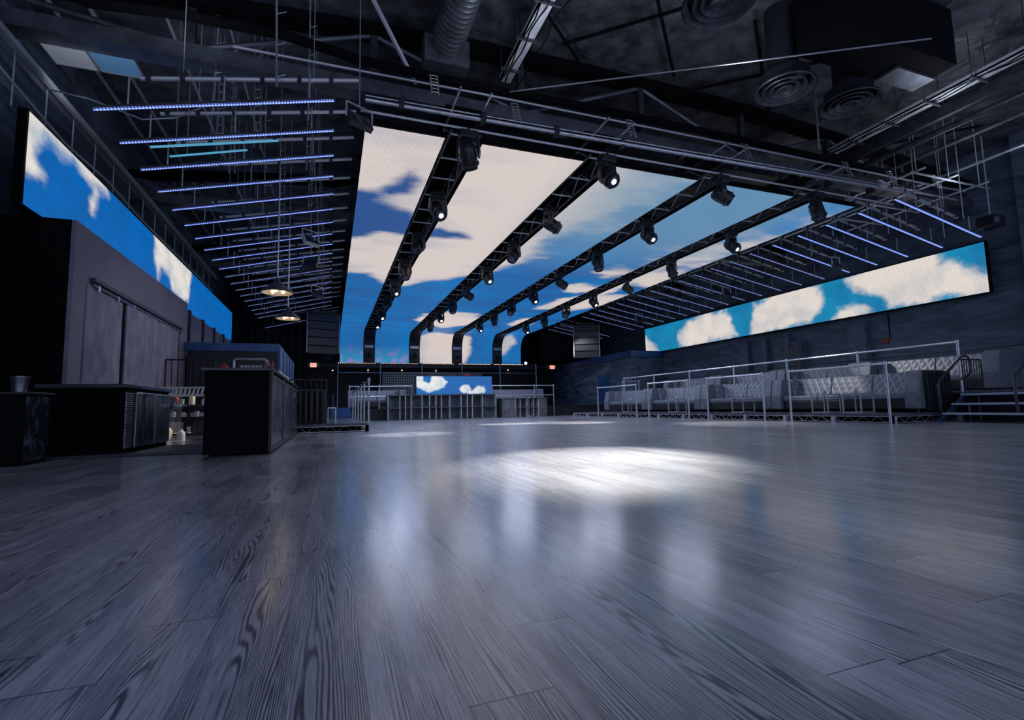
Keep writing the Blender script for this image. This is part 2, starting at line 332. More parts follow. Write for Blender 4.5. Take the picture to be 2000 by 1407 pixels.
spot('beam_building', (2.16, 10.4, 4.4), (-3.3, 11.0, 1.6), 130, 50, .9, (.8, .75, 1))
spot('beam_stage_left', (2.16, 20.6, 4.4), (3.0, 21.0, 0), 160, 30, .7)

# ------------------------------------------------------------------ room shell
XL, XR, YN, YB, ZC = -4.9, 17.3, -1.5, 33.0, 7.5
struct('floor', MB().box(XL-.2, XR+.2, YN, YB+.2, -.1, 0), 'floor', origin=(0, 0, 0))
struct('ceiling', MB().box(XL-.2, XR+.2, YN, YB+.2, ZC, ZC+.15), 'roofdeck', origin=(0, 0, ZC))
struct('wall_left', MB().box(XL-.2, XL, YN, YB, 0, ZC), 'concrete')
struct('wall_back', MB().box(XL-.2, XR+.2, YB, YB+.2, 0, ZC), 'black')
wr = struct('wall_right', MB().box(XR, XR+.2, YN, YB, 0, ZC), 'concrete')
for i, (y0, y1) in enumerate(((6.9, 7.35), (11.6, 12.2), (14.6, 14.85), (15.7, 15.95), (16.7, 17.2))):
    struct('trim_%d' % (i+1), MB().box(XR-.25, XR, y0, y1, 0, 3.2 if i else 7.5), 'concrete')
# right-rear enclosure room
en = MB().box(15.2, XR, 22.8, YB, 0, 3.25)
struct('wall_enclosure', en, 'concrete')
struct('trim_6', MB().box(15.1, XR, 22.7, 22.8, 3.05, 3.4).box(15.1, 15.2, 22.8, YB, 3.05, 3.4), 'blue_lit_tint')
d1 = struct('door_1', MB().box(15.12, 15.2, 25.2, 26.3, .02, 2.3), 'blue_lit_tint')
MB().box(15.06, 15.12, 25.35, 25.45, 1.0, 1.25).build('door_handle', 'chrome', d1)

# ------------------------------------------------------------------ LED screens
def sd(px, py, poly):
    d = 1e9; ins = False; n = len(poly)
    for i in range(n):
        x0, y0 = poly[i]; x1, y1 = poly[(i+1) % n]
        ex, ey = x1-x0, y1-y0; L2 = ex*ex+ey*ey or 1e-9
        t = max(0, min(1, ((px-x0)*ex+(py-y0)*ey)/L2)); dx, dy = px-x0-t*ex, py-y0-t*ey
        d = min(d, dx*dx+dy*dy)
        if (y0 > py) != (y1 > py) and px < (x1-x0)*(py-y0)/(y1-y0+1e-12)+x0: ins = not ins
    d = math.sqrt(d); return d if ins else -d
def field(px, py, pos, neg=()):
    v = max(sd(px, py, p) for p in pos)
    for p in neg: v = min(v, -sd(px, py, p))
    return v
POS = [[(-0.37, 7.15), (0.46, 7.93), (1.74, 7.66), (4.4, 7.67), (6.9, 7.7), (7.21, 8.06), (6.84, 8.91), (6.82, 10.16), (6.62, 11.37), (6.25, 12.0), (5.95, 12.9), (5.68, 14.59), (5.25, 16.0), (4.56, 16.9), (4.1, 17.67), (3.19, 18.05), (2.48, 18.93), (1.87, 18.68), (1.27, 17.34), (0.52, 17.33), (-.5, 17.42)],
 [(4.02, 26.18), (4.38, 24.32), (5.4, 23.37), (6.82, 23.72), (7.76, 25.3), (7.28, 27.15), (6.13, 28.37), (4.65, 26.86)],
 [(5.09, 30.66), (6.28, 30.06), (8.31, 30.57), (8.53, 31.3), (8.17, 32.33), (8.17, 33), (5.35, 33), (5.14, 31.82)],
 [(10.46, 30.68), (11.03, 30.19), (11.5, 31.0), (10.93, 31.83), (10.43, 31.96)],
 [(8.59, 17.13), (9.03, 16.73), (9.98, 17.19), (9.94, 17.99), (9.23, 18.18)], [(8.86, 15.22), (9.28, 14.74), (9.84, 14.94), (9.54, 15.65)],
 [(9.23, 21.97), (9.38, 19.89), (9.89, 18.67), (10.4, 14.5), (10.2, 12.6), (10.5, 11.17), (11.24, 10.51), (11.94, 10.44), (11.92, 9.65), (12.13, 9.0), (12.3, 9.81), (12.29, 11.22), (11.94, 11.81), (11.7, 12.57), (11.3, 13.24), (10.99, 15.0), (11.0, 20.64), (10.23, 21.72)],
 [(9.97, 17.3), (10.3, 15.03), (10.96, 14.14), (11.9, 13.17), (12.05, 14.49), (12.26, 16.69), (11.12, 16.45), (11.05, 17.88)],
 [(9.35, 19.6), (10.08, 18.44), (12.09, 17.91), (12.1, 20.32), (10.94, 22.23)], [(8.54, 17.15), (9.09, 16.74), (9.97, 17.3), (9.67, 18.4), (9.09, 18.11)],
 [(9.33, 26.08), (9.69, 24.3), (10.5, 23.84), (10.72, 26.37), (9.84, 26.89)]]
NEG = [[(-.3, 10.94), (0.5, 10.72), (0.96, 10.72), (1.25, 10.1), (1.38, 9.5), (1.51, 9.45), (1.68, 9.96), (1.53, 10.54), (1.08, 10.87), (0.92, 11.11), (1.41, 11.37), (1.78, 11.69), (1.95, 12.23), (1.87, 13.19), (1.17, 13.12), (0.55, 13.87), (-.3, 13.96)],
 [(2.31, 12.77), (2.61, 12.41), (2.93, 12.59), (3.28, 12.48), (3.69, 13.08), (3.24, 13.07), (2.84, 13.26), (2.2, 13.29)]]
ZS, Y0S, YBK = 5.2, 8.13, 31.0
prof = [(Y0S+(YBK-1.0-Y0S)*i/218, ZS) for i in range(219)]
prof += [(YBK-1.0+1.0*math.sin(t*PI/2/12), ZS-1.0*(1-math.cos(t*PI/2/12))) for t in range(1, 13)]
prof += [(YBK, 4.2-.9*i/9) for i in range(1, 10)]
STR = [(.49, 1.82, 'first and narrowest from the left'), (2.5, 4.54, 'second from the left, mostly white cloud'), (5.22, 7.26, 'third from the left, in the middle'),
       (7.94, 9.98, 'fourth from the left, mostly blue'), (10.66, 11.99, 'narrow rightmost one')]
def screen_obj(name, x0, x1, pr, m, parent, nu, fld, tone, P3, thick):
    """front surface grid with cloud/tone attributes, plus a backing shell"""
    vs = []; cl = []; tn = []; uvv = []; sh = []; hz = []; s = 0
    for i, p in enumerate(pr):
        if i: s += math.dist(p, pr[i-1])
        for j in range(nu+1):
            u = x0+(x1-x0)*j/nu
            vs.append(P3(u, p)); cl.append(fld(u, p, s)); tn.append(tone(u, p, s)); uvv.append((u, s)); sh.append(max(0, min(.75, (s-23.2)*.8)) if m == 'screen' and u < 4.6 else 0); hz.append(.68*max(0, min(1, (8-s)/5))*max(0, min(1, (u-4)/2.2))*max(0, min(1, (12.5-u)/2)) if m == 'screen' else 0)
    k = nu+1; fs = [(i*k+j, i*k+j+1, (i+1)*k+j+1, (i+1)*k+j) for i in range(len(pr)-1) for j in range(nu)]
    o3 = root_loc[parent.name]
    me = bpy.data.meshes.new(name); me.from_pydata([Vector(v)-o3 for v in vs], [], fs)
    for nm, d in (('cloud', cl), ('tone', tn), ('shimmer', sh), ('haze', hz)):
        at = me.attributes.new(nm, 'FLOAT', 'POINT'); at.data.foreach_set('value', d)
    ul = me.uv_layers.new(name='UVMap')
    for lp in me.loops: ul.data[lp.index].uv = uvv[lp.vertex_index]
    me.materials.append(M[m]); ob = bpy.data.objects.new(name, me); C.objects.link(ob); ob.parent = parent; root_loc[ob.name] = o3
    return ob
for k, (x0, x1, where) in enumerate(STR):
    t = thing('ceiling_led_screen', 'long curved ceiling video screen of clouds, '+where, 'screen', ((x0+x1)/2, YBK, 3.3), 'curved ceiling video screens')
    def fld(u, p, s):
        d = field(u, Y0S+s, POS, NEG); w = 1
        if u > 5 and s < 9: w = 1+4.5*min(1, (9-s)/6)*min(1, (u-5)/1.5)
        return d/w if abs(d) < 20 else d
    def tone(u, p, s):
        v = .25
        if u < 5 and s < 8: v = .95
        if u > 5 and s < 6: v = -.3+.1*s
        return v
    screen_obj('display_surface', x0, x1, prof, 'screen', t, max(10, int((x1-x0)/.13)), fld, tone, lambda u, p: (u, p[0], p[1]), .1)
    b = MB()
    out = [(y, z+.02) for y, z in prof[:218:6]]+[(y+.02*math.sin(i*PI/24), z+.02*math.cos(i*PI/24)) for i, (y, z) in enumerate(prof[218:231])]+[(y+.02, z) for y, z in prof[231:]]
    out2 = [(y, z+.12) for y, z in prof[:218:6]]+[(y+.12*math.sin(i*PI/24), z+.12*math.cos(i*PI/24)) for i, (y, z) in enumerate(prof[218:231])]+[(y+.12, z) for y, z in prof[231:]]
    n = len(out); vs = []
    for (y, z), (y2, z2) in zip(out, out2): vs += [(x0, y, z), (x1, y, z), (x0, y2, z2), (x1, y2, z2)]
    fs = []
    for i in range(n-1):
        q = i*4; fs += [(q, q+1, q+5, q+4), (q+2, q+6, q+7, q+3), (q, q+4, q+6, q+2), (q+1, q+3, q+7, q+5)]
    fs += [(0, 2, 3, 1), ((n-1)*4, (n-1)*4+1, (n-1)*4+3, (n-1)*4+2)]
    b.add(vs, fs).build('backing_frame', 'matte', t)

def wall_screen(name, label, X, y0, y1, z0, z1, m, pos, nx, sgn):
    t = thing(name, label, 'screen', (X, (y0+y1)/2, z0))
    nv = max(8, int((z1-z0)/.07)); pr = [(z0+(z1-z0)*i/nv, 0) for i in range(nv+1)]
    screen_obj('display_surface', y0, y1, pr, m, t, nx, lambda u, p, s: field(u, p[0], pos), lambda u, p, s: .5, lambda u, p: (X, u, p[0]), .1)
    MB().box(min(X, X+sgn*.12)+(.01 if sgn > 0 else 0), max(X, X+sgn*.12)-(.01 if sgn < 0 else 0), y0-.03, y1+.03, z0-.03, z1+.03).build('cabinet_frame', 'matte', t)
    return t
wall_screen('wall_led_screen', 'long blue sky video screen high along the left wall', -4.0, 8.46, 23.8, 3.42, 4.76, 'screen_left', [
 [(8.2, 5), (8.48, 5), (8.98, 5), (9.72, 5), (11.0, 5), (11.12, 4.66), (10.43, 4.57), (10.02, 4.55), (9.74, 4.71), (9.34, 4.6), (8.96, 4.63), (8.73, 4.45), (8.67, 4.17), (8.93, 4.02), (8.52, 3.88), (8.2, 4.0)],
 [(10.5, 4.6), (10.76, 4.68), (10.68, 4.41), (10.5, 4.06), (10.42, 4.13)], [(13.78, 4.9), (14.69, 5), (17.23, 5), (16.93, 3.86), (16.32, 3.73), (15.36, 3.79), (14.97, 4.12), (14.31, 4.2), (14.15, 3.71), (13.79, 4.2)],
 [(10.4, 4.27), (10.69, 4.49), (10.57, 4.22), (10.47, 4.08)]], 180, -1)
wall_screen('wall_led_screen', 'long cloudy sky video screen high along the right wall', 17.0, 8.1, 24.0, 3.39, 4.8, 'screen_right', [
 [(24.4, 4.6), (23.54, 4.11), (22.76, 3.2), (24.4, 3.2)], [(21.19, 4.02), (20.28, 4.54), (19.01, 4.87), (17.68, 4.7), (17.45, 4.0), (17.12, 3.52), (17.6, 3.37), (19.34, 3.45), (20.27, 3.25), (20.98, 3.41)],
 [(16.13, 4.68), (14.53, 4.9), (13.15, 4.9), (12.94, 4.32), (13.11, 3.76), (13.53, 3.48), (15.42, 3.4), (16.42, 3.34), (16.28, 4.01)], [(12.76, 3.3), (12.38, 3.74), (11.74, 3.84), (11.24, 3.52), (11.79, 3.3)],
 [(12.01, 4.69), (11.24, 5), (9.34, 4.9), (9.18, 4.46), (8.84, 4.33), (8.0, 3.9), (7.9, 3.3), (8.54, 3.3), (9.1, 3.46), (9.87, 3.44), (10.72, 3.5), (10.87, 3.84), (11.31, 3.98), (11.79, 4.37)]], 180, 1)

# dark trays carrying the moving heads between the strips
GX = [2.16, 4.88, 7.6, 10.32]
GN = ['first gap from the left', 'second gap from the left', 'third gap from the left', 'rightmost gap']
for gi, gx in enumerate(GX):
    t = thing('lighting_truss', 'black ladder truss in the '+GN[gi]+' between ceiling screens', 'truss', (gx, 20, 5.3), 'trusses between the ceiling screens')
    b = MB()
    for dx in (-.26, .26):
        for z in (5.28, 5.62): b.tube((gx+dx, 8.0, z), (gx+dx, 30.3, z), .028, 6)
    b.each('chord', 'steel_dark', t)
    b = MB(); y = 8.1
    while y < 30.2: b.tube((gx-.26, y, 5.28), (gx+.26, y, 5.28), .018, 5); y += .86
    b.each('rung', 'pipe_grey', t)
    for dx in (-.26, .26): MB().line([(gx+dx, 8.1+.43*i, 5.28 if i % 2 == 0 else 5.62) for i in range(52)], .014, 4).build('zigzag_brace', 'pipe_grey', t)
    q = [(y, z) for y, z in prof if y > 27]; b = MB(); vs = []
    b = MB().box(gx-.335, gx+.335, 8.05, 30.0, 5.72, 5.78)
    b.build('cover_plate', 'matte', t)
    q = prof[217:]; n = len(q); vs = []
    for i, (y, z) in enumerate(q):
        an = max(0, min(12, i-1))*PI/24; sy, cz = math.sin(an), math.cos(an)
        vs += [(gx-.335, y+.03*sy, z+.03*cz), (gx+.335, y+.03*sy, z+.03*cz), (gx-.335, y+.1*sy, z+.1*cz), (gx+.335, y+.1*sy, z+.1*cz)]
    fs = []
    for i in range(n-1):
        w = i*4; fs += [(w, w+1, w+5, w+4), (w+2, w+6, w+7, w+3), (w, w+4, w+6, w+2), (w+1, w+3, w+7, w+5)]
    MB().add(vs, fs).build('curved_fascia', 'steel_dark', t)
    MB().box(gx-.25, gx+.25, 30.93, 30.99, 4.25, 4.42).build('junction_plate', 'pipe', t)

# ------------------------------------------------------------------ moving heads
def make_head(name, loc, yaw, tilt, on, up=False, lab='x'):
    """hangs from loc (clamp top); yaw about z, tilt of the beam below the horizontal"""
    t = thing(name, lab, 'stage light', (0, 0, 0), 'moving heads on the ceiling trusses')
    k = .92
    MB().box(-.03*k, .03*k, -.05*k, .05*k, -.07, .0).box(-.17*k, .17*k, -.12*k, .12*k, -.20, -.06).build('base', 'moulded', t, bevel=.015)
    y = MB()
    for s in (-1, 1):
        y.prism([(s*.14, -.21), (s*.19, -.24), (s*.215, -.42), (s*.20, -.53), (s*.165, -.53), (s*.17, -.42), (s*.15, -.27), (s*.12, -.25)], 'y', -.05, .05)
    y.box(-.15, .15, -.06, .06, -.25, -.2)
    rz = Matrix.Rotation(yaw, 4, 'Z'); y.box(-.2, .2, -.045, .045, -.27, -.19).xf(rz).build('yoke', 'moulded', t, bevel=.01)
    hm = rz @ Matrix.Translation((0, 0, -.47)) @ Matrix.Rotation(tilt, 4, 'X')
    # head axis along -y before tilting
    h = MB().lathe([(0, .2), (.09, .195), (.14, .15), (.155, .05), (.15, -.05), (.145, -.14), (.13, -.2), (.125, -.235), (.1, -.235), (.095, -.21)], (0, 0, 0), 20, (0, 1, 0)).xf(hm)
    hd = h.build('head', 'moulded', t, smooth=True)
    MB().lathe([(.095, -.21), (.07, -.225), (0, -.23)], (0, 0, 0), 20, (0, 1, 0)).xf(hm).build('lens', 'lens_off', hd, smooth=True)
    if on: MB().lathe([(.05, -.232), (.03, -.24), (0, -.243)], (0, 0, 0), 16, (0, 1, 0)).xf(hm).build('glowing_core', 'lens_on', hd, smooth=True)
    MB().lathe([(.152, -.13), (.162, -.13), (.162, -.17), (.152, -.17)], (0, 0, 0), 20, (0, 1, 0)).xf(hm).build('trim_ring', 'steel_dark', hd)
    t.location = loc
    return t
def vari(yaw, tilt, on): return (yaw, tilt, on)
V = {'c': vari(.22, .75, True), 'l': vari(-.9, .7, False), 'r': vari(1.1, .6, False), 'd': vari(.2, 1.3, False), 'b': vari(2.6, .8, False)}
SEQ = ['bcr1lccdc'.replace('1', ''), 'clrcrdlc', 'rcdrcldc', 'dcdrcldc']
SEQ = [['b', 'c', 'l', 'd', 'c', 'l', 'c', 'c'], ['c', 'r', 'l', 'c', 'r', 'd', 'c', 'd'], ['r', 'c', 'd', 'r', 'c', 'l', 'd', 'c'], ['d', 'c', 'd', 'r', 'c', 'l', 'd', 'c']]
STATE = {'c': 'lit', 'l': 'turned left', 'r': 'turned right', 'd': 'hanging down', 'b': 'turned away'}
proto = {}
for gi, gx in enumerate(GX):
    for k in range(8):
        v = SEQ[gi][k]; loc = (gx, 7.85+2.56*k, 5.27)
        lab = 'moving head light in the %s, %s, %s' % (GN[gi], ordi(k), STATE[v])
        if v not in proto: proto[v] = make_head('moving_head_light', loc, *V[v], lab=lab)
        else: dup(proto[v], loc, lab)
# floor-standing ones on the low truss under the screens
up = None
UPX = [-.15, 2.16, 4.88, 7.6, 10.32]
for k, x in enumerate(UPX):
    lab = 'moving head light standing on the low back truss, %s from the left' % ['leftmost', 'second', 'third', 'fourth', 'fifth'][k]
    if up is None:
        up = make_head('upright_moving_head', (0, 0, 0), 0, 0, True, lab=lab)
        up.rotation_euler = (PI, 0, 0.0); up['group'] = 'moving heads on the low back truss'; up.location = (x, 30.75, 3.37)
    else:
        o = dup(up, (x, 30.75, 3.37), lab); o.rotation_euler = (PI, 0, 0.0)
o = tag(MB().lathe([(0, -.05), (.07, -.04), (.09, 0), (.07, .05), (0, .06)], (12.3, 30.9, 3.42), 14, (0, 1, 0)).build('blue_spotlight', 'blue_spot', smooth=True), 'small glowing violet-blue spotlight at the right end of the back truss', 'stage light')

# low back truss with pixel strips, posts and rails
t = thing('back_truss', 'dark horizontal truss under the curved screens holding the dotted light line', 'truss', (6.2, 31, 3.0))
b = MB()
for z in (3.06, 3.3): b.tube((-2.2, 30.9, z), (15.2, 30.9, z), .03, 6)
x = -2.1
b.each('truss_chord', 'steel_dark', t)
MB().line([(-2.1+.2*i, 30.9, 3.06 if i % 2 == 0 else 3.3) for i in range(86)], .014, 4).build('zigzag_brace', 'steel_dark', t)
MB().box(-2.2, 15.2, 30.95, 31.02, 3.02, 3.33).build('cover_board', 'moulded', t)
for k, (x0, x1) in enumerate(((.4, 2.6), (2.85, 5.15), (5.4, 7.4), (7.65, 9.8), (10.0, 12.1))):
    t = thing('pixel_light_strip', 'strip of small glowing dots along the back truss, %s from the left' % ['first', 'second', 'third', 'fourth', 'fifth'][k], 'light strip', ((x0+x1)/2, 30.8, 3.26), 'dotted light strips under the screens')
    MB().box(x0, x1, 30.8, 30.86, 3.27, 3.33).build('housing', 'matte', t)
    b = MB(); x = x0+.04
    while x < x1-.03: b.lathe([(0, -.03), (.016, -.02), (.019, 0)], (x, 30.8, 3.3), 6, (0, 1, 0)); x += .098
    b.build('pixel_dots', 'led_white', t)
for k, x in enumerate((.38, 2.8, 5.3, 7.85, 10.4, 12.95)):
    tag(MB().tube((x, 30.7, 0), (x, 30.7, 3.35), .035, 8).build('truss_post', 'pipe_grey'), 'slim grey upright post under the back truss, %s from the left' % ['leftmost', 'second', 'third', 'fourth', 'fifth', 'rightmost'][k], 'post', 'posts under the back truss')
tag(MB().tube((.38, 30.65, 2.72), (12.95, 30.65, 2.72), .03, 8).build('back_rail', 'pipe'), 'long horizontal steel pipe below the dotted light line', 'pipe')
for k, (x, z) in enumerate(((.1, 2.87), (2.1, 2.9), (4.1, 2.9), (6.2, 2.88), (11.0, 2.95))):
    t = thing('downlight', 'small warm downlight under the back truss, %s from the left' % ['leftmost', 'second', 'third', 'fourth', 'rightmost'][k], 'light', (x, 30.8, z), 'warm downlights under the back truss')
    MB().lathe([(.0, .14), (.05, .14), (.07, 0)], (x, 30.85, z), 12).build('shade', 'steel_dark', t, smooth=True)
    MB().lathe([(0, -.035), (.035, -.02), (.04, .02), (0, .03)], (x, 30.85, z), 10).build('bulb', 'warm', t, smooth=True)
def exit_sign(x, y, z, lab):
    t = thing('exit_sign', lab, 'sign', (x, y, z), 'exit signs')
    MB().box(x-.17, x+.17, y-.03, y+.03, z, z+.24).build('housing', 'exit_face', t, bevel=.005)
    b = MB(); q = y-.045; w = .05; x0 = x-.14
    def st(a0, a1, b0, b1): b.box(x0+a0, x0+a1, q, y-.028, z+.05+b0, z+.05+b1)
    st(0, .015, 0, .14); st(0, w, 0, .02); st(0, w*.85, .06, .08); st(0, w, .12, .14)
    for s in (-1, 1): b.prism([(x0+.1-s*.025-.008, z+.05), (x0+.1-s*.025+.008, z+.05), (x0+.1+s*.025+.008, z+.19), (x0+.1+s*.025-.008, z+.19)], 'y', q, y-.028)
    st(.155, .172, 0, .14); st(.2, .255, .12, .14); st(.22, .236, 0, .12)
    b.build('lettering', 'exit_red', t)
    for s in (-1, 1): MB().lathe([(0, -.05), (.05, -.04), (.055, .02), (0, .04)], (x+s*.25, y, z+.14), 12, (0, 1, 0)).build('emergency_lamp', 'white', t, smooth=True)
exit_sign(-.95, 30.8, 3.04, 'red glowing exit sign left of the ceiling screens')
exit_sign(14.2, 30.8, 3.04, 'red glowing exit sign right of the ceiling screens')
# ------------------------------------------------------------------ LED bars and pipes over both sides
def make_bar(side, lit):
    s = -1 if side == 'left' else 1
    t = thing('led_bar', 'x', 'light bar', (0, 0, 0), 'light bars over the %s side' % side)
    L, dz = (2.95, -.72) if s < 0 else (3.2, -.6)
    h = MB().xf(Matrix.Identity(4))
    def P(u, v=0, z=0): return (s*u*L, v, dz*u+z)
    for a, b in ((0, .333), (.335, .665), (.667, 1)):
        q = [P(a, -.035, .0), P(b, -.035, .0), P(b, .035, .0), P(a, .035, .0), P(a, -.035, .045), P(b, -.035, .045), P(b, .035, .045), P(a, .035, .045)]
        MB().add(q, [(3, 2, 1, 0), (4, 5, 6, 7), (0, 1, 5, 4), (1, 2, 6, 5), (2, 3, 7, 6), (3, 0, 4, 7)]).build('housing', 'steel_dark', t)
        MB().add([P(a, -.011, -.004), P(b, -.011, -.004), P(b, .011, -.004), P(a, .011, -.004), P(a, -.038, .005), P(b, -.038, .005), P(b, .02, 0), P(a, .02, 0)], [(0, 3, 2, 1), (0, 1, 5, 4), (4, 5, 6, 7), (0, 4, 7, 3), (1, 2, 6, 5), (2, 3, 7, 6)]).build('light_strip', lit, t)
    hg = MB()
    for u in (.12, .5, .88): hg.tube(P(u, .02, .07), P(u, .02, .45), .012, 5)
    hg.each('hanger', 'pipe_grey', t)
    return t
def make_pipe(side):
    s = -1 if side == 'left' else 1
    t = thing('rigging_pipe', 'x', 'pipe', (0, 0, 0), 'pipes above the light bars on the %s side' % side)
    L = 3.05; dz = -.63
    MB().tube((-s*.35, .1, .40+.35/L*.63), (s*2.5, .1, .40+dz*2.5/L), .032, 8).build('tube', 'pipe_grey', t)
    c = MB()
    for u in (.05, .5, 1.0, 1.5, 2.0, 2.4): c.box(s*u-.03, s*u+.03, .05, .15, .36+dz*u/L, .46+dz*u/L)
    c.each('clamp', 'steel_dark', t)
    b = MB()
    for u in (.3, 2.0): b.tube((s*u, .1, .42+dz*u/L), (s*u, .1, 2.3), .006, 4)
    b.each('suspension_rod', 'pipe_grey', t)
    return t
for side, x in (('left', 0.0), ('right', 12.48)):
    p1 = make_bar(side, 'bar_blue'); p2 = make_bar(side, 'bar_dim'); pp = make_pipe(side); first = [True]*3
    for k in range(24):
        y = 7.62+.868*k-(.1 if side == 'right' else 0)
        if k in (19, 20): continue
        kb = 10 if side == 'left' else 5; pr = p1 if k < kb else p2; idx = 0 if k < kb else 1
        lab = 'thin sloping %s light bar over the %s side, %s' % ('blue' if k < kb else 'dim', side, ordi(k))
        if first[idx]: pr.location = (x, y, 5.2); pr['label'] = lab; first[idx] = False
        else: dup(pr, (x, y, 5.2), lab)
        lab = 'bare sloping pipe above the light bar on the %s side, %s' % (side, ordi(k))
        if first[2]: pp.location = (x, y, 5.2); pp['label'] = lab; first[2] = False
        else: dup(pp, (x, y, 5.2), lab)
def tubes(name, label, cat, m, pts, r, group=None, n=8):
    return tag(MB().line(pts, r, n).build(name, m), label, cat, group)
tubes('light_tube', 'glowing cyan-tipped tube between the second and third left light bars, upper one', 'light', 'bar_cyan', [(-2.75, 9.05, 4.75), (-.9, 9.0, 5.15)], .02)
tubes('light_tube', 'shorter cyan-tipped tube below its twin above the left light bars', 'light', 'bar_cyan', [(-2.55, 9.3, 4.75), (-1.4, 9.2, 5.0)], .017)

# ------------------------------------------------------------------ front pipes
t = thing('front_lighting_pipe', 'long pale pipe crossing in front of the ceiling screens', 'pipe', (6.5, 7.85, 5.5))
MB().tube((.47, 7.95, 5.52), (13.3, 7.6, 5.5), .035, 10).tube((.47, 7.95, 5.6), (13.3, 7.6, 5.58), .012, 6).build('pipe_run', 'pipe', t)
b = MB()
for i in range(9): b.box(1+i*1.4, 1.08+i*1.4, 7.8, 7.98, 5.46, 5.62)
b.each('clamp', 'steel_dark', t)
t = thing('lower_front_pipe', 'thin dark pipe just above the front edge of the ceiling screens', 'pipe', (6.5, 8.0, 5.4))
MB().tube((.4, 8.0, 5.36), (13.2, 8.0, 5.36), .022, 8).build('pipe_run', 'pipe_grey', t)
b = MB()
for gx in GX:
    for dx in (-.26, .26): b.tube((gx+dx, 7.3, 5.62), (gx+dx, 8.4, 5.62), .02, 6)
b.each('cross_tube', 'pipe', t)
for k, (x, y) in enumerate(((1.55, 7.6), (3.1, 7.9), (5.4, 7.7), (8.3, 7.7), (11.2, 7.6), (12.7, 7.6), (14.0, 7.4))):
    t = thing('truss_hanger', 'short bright ladder bracket hanging above the front pipe, %s from the left' % ['leftmost', 'second', 'third', 'fourth', 'fifth', 'sixth', 'rightmost'][k], 'bracket', (x, y, 5.6), 'hanging brackets above the front pipe')
    b = MB()
    for dx in (-.06, .06): b.tube((x+dx, y, 5.62), (x+dx, y+.15, 6.05), .012, 5)
    b.each('side_rail', 'pipe', t)
    b = MB()
    for i in range(6): b.tube((x-.06, y+.02*i, 5.66+i*.07), (x+.06, y+.02*i, 5.66+i*.07), .007, 4)
    b.each('rung', 'pipe', t)
def floodlight(x, y, z, rz, lab, body='steel_dark'):
    t = thing('floodlight', lab, 'light', (x, y, z), 'small floodlights')
    m = Matrix.Translation((x, y, z)) @ Matrix.Rotation(rz, 4, 'Z') @ Matrix.Rotation(-.5, 4, 'X')
    MB().box(-.2, .2, -.05, .05, -.13, .13).xf(m).build('housing', body, t, bevel=.01)
    MB().box(-.175, .175, -.056, -.05, -.105, .105).xf(m).build('front_glass', 'glass', t)
    MB().tube((-.23, 0, 0), (-.23, 0, .25), .015, 5).tube((.23, 0, 0), (.23, 0, .25), .015, 5).tube((-.23, 0, .25), (.23, 0, .25), .015, 5).tube((0, 0, .25), (0, 0, ZC-z), .008, 5).xf(Matrix.Translation((x, y, z)) @ Matrix.Rotation(rz, 4, 'Z')).build('bracket', 'pipe_grey', t)
floodlight(.38, 7.9, 5.1, .5, 'small floodlight at the front left corner of the first ceiling screen')
floodlight(-.5, 12.6, 4.6, .7, 'white-edged floodlight under the left light bars, nearest one', 'white')
floodlight(-.55, 14.3, 4.5, -.5, 'dark floodlight under the left light bars behind the white-edged one')
floodlight(-.45, 17.3, 4.35, .7, 'blue-tinted floodlight under the left light bars, farthest one')
floodlight(14.3, 10.4, 4.55, .2, 'floodlight under the right light bars, nearest one')
floodlight(13.9, 14.4, 4.55, .2, 'floodlight under the right light bars, middle one')
floodlight(13.6, 19.6, 4.5, .2, 'floodlight under the right light bars, farthest one')

# ------------------------------------------------------------------ bowstring roof trusses
def bow(y, label, web=True):
    t = thing('roof_truss', label, 'truss', (6.2, y, 5.9), 'roof trusses crossing the room')
    x0, x1 = -4.9, 17.3
    MB().box(x0, x1, y-.16, y+.16, 5.95, 6.2).build('bottom_chord', 'duct', t)
    def zt(x): u = (x-6.2)/11.1; return 7.42-.75*u*u
    pts = [(x0+(x1-x0)*i/24, y, zt(x0+(x1-x0)*i/24)) for i in range(25)]
    b = MB()
    vs = []
    for x, yy, z in pts: vs += [(x, y-.16, z-.13), (x, y+.16, z-.13), (x, y+.16, z+.05), (x, y-.16, z+.05)]
    fs = [(i*4+j, i*4+(j+1) % 4, i*4+4+(j+1) % 4, i*4+4+j) for i in range(24) for j in range(4)]
    b.add(vs, fs+[(0, 1, 2, 3), (96, 97, 98, 99)]).build('top_chord', 'matte', t)
    b = MB(); n = 8; w = (x1-x0)/n
    for i in range(n+1):
        x = min(max(x0+i*w, x0+.1), x1-.1); b.box(x-.06, x+.06, y-.06, y+.06, 6.2, zt(x)-.1)
    b.each('post', 'steel_dark', t)
    b = MB()
    for i in range(n):
        xa, xb = x0+i*w, x0+(i+1)*w
        if i % 2: b.tube((xa, y, 6.2), (xb, y, zt(xb)-.1), .045, 6)
        else: b.tube((xa, y, zt(xa)-.1), (xb, y, 6.2), .045, 6)
    b.each('diagonal', 'duct', t)
    return t
bow(8.55, 'long roof truss crossing just in front of the ceiling screens, nearest one')
bow(14.8, 'roof truss seen through the light bars behind the nearest one')
bow(21.0, 'dark roof truss far back above the light bars')
tubes('conduit', 'black cable bundle sagging along the top of the nearest roof truss', 'cable', 'matte', [(-4.3, 8.1, 6.75), (-3.3, 8.1, 6.3), (-2.2, 8.1, 6.42), (-.8, 8.1, 6.45), (.4, 8.1, 6.3), (1.5, 8.15, 6.3), (3, 8.2, 6.33), (5, 8.2, 6.4), (8, 8.2, 6.38), (12, 8.2, 6.33), (16, 8.2, 6.3)], .075)
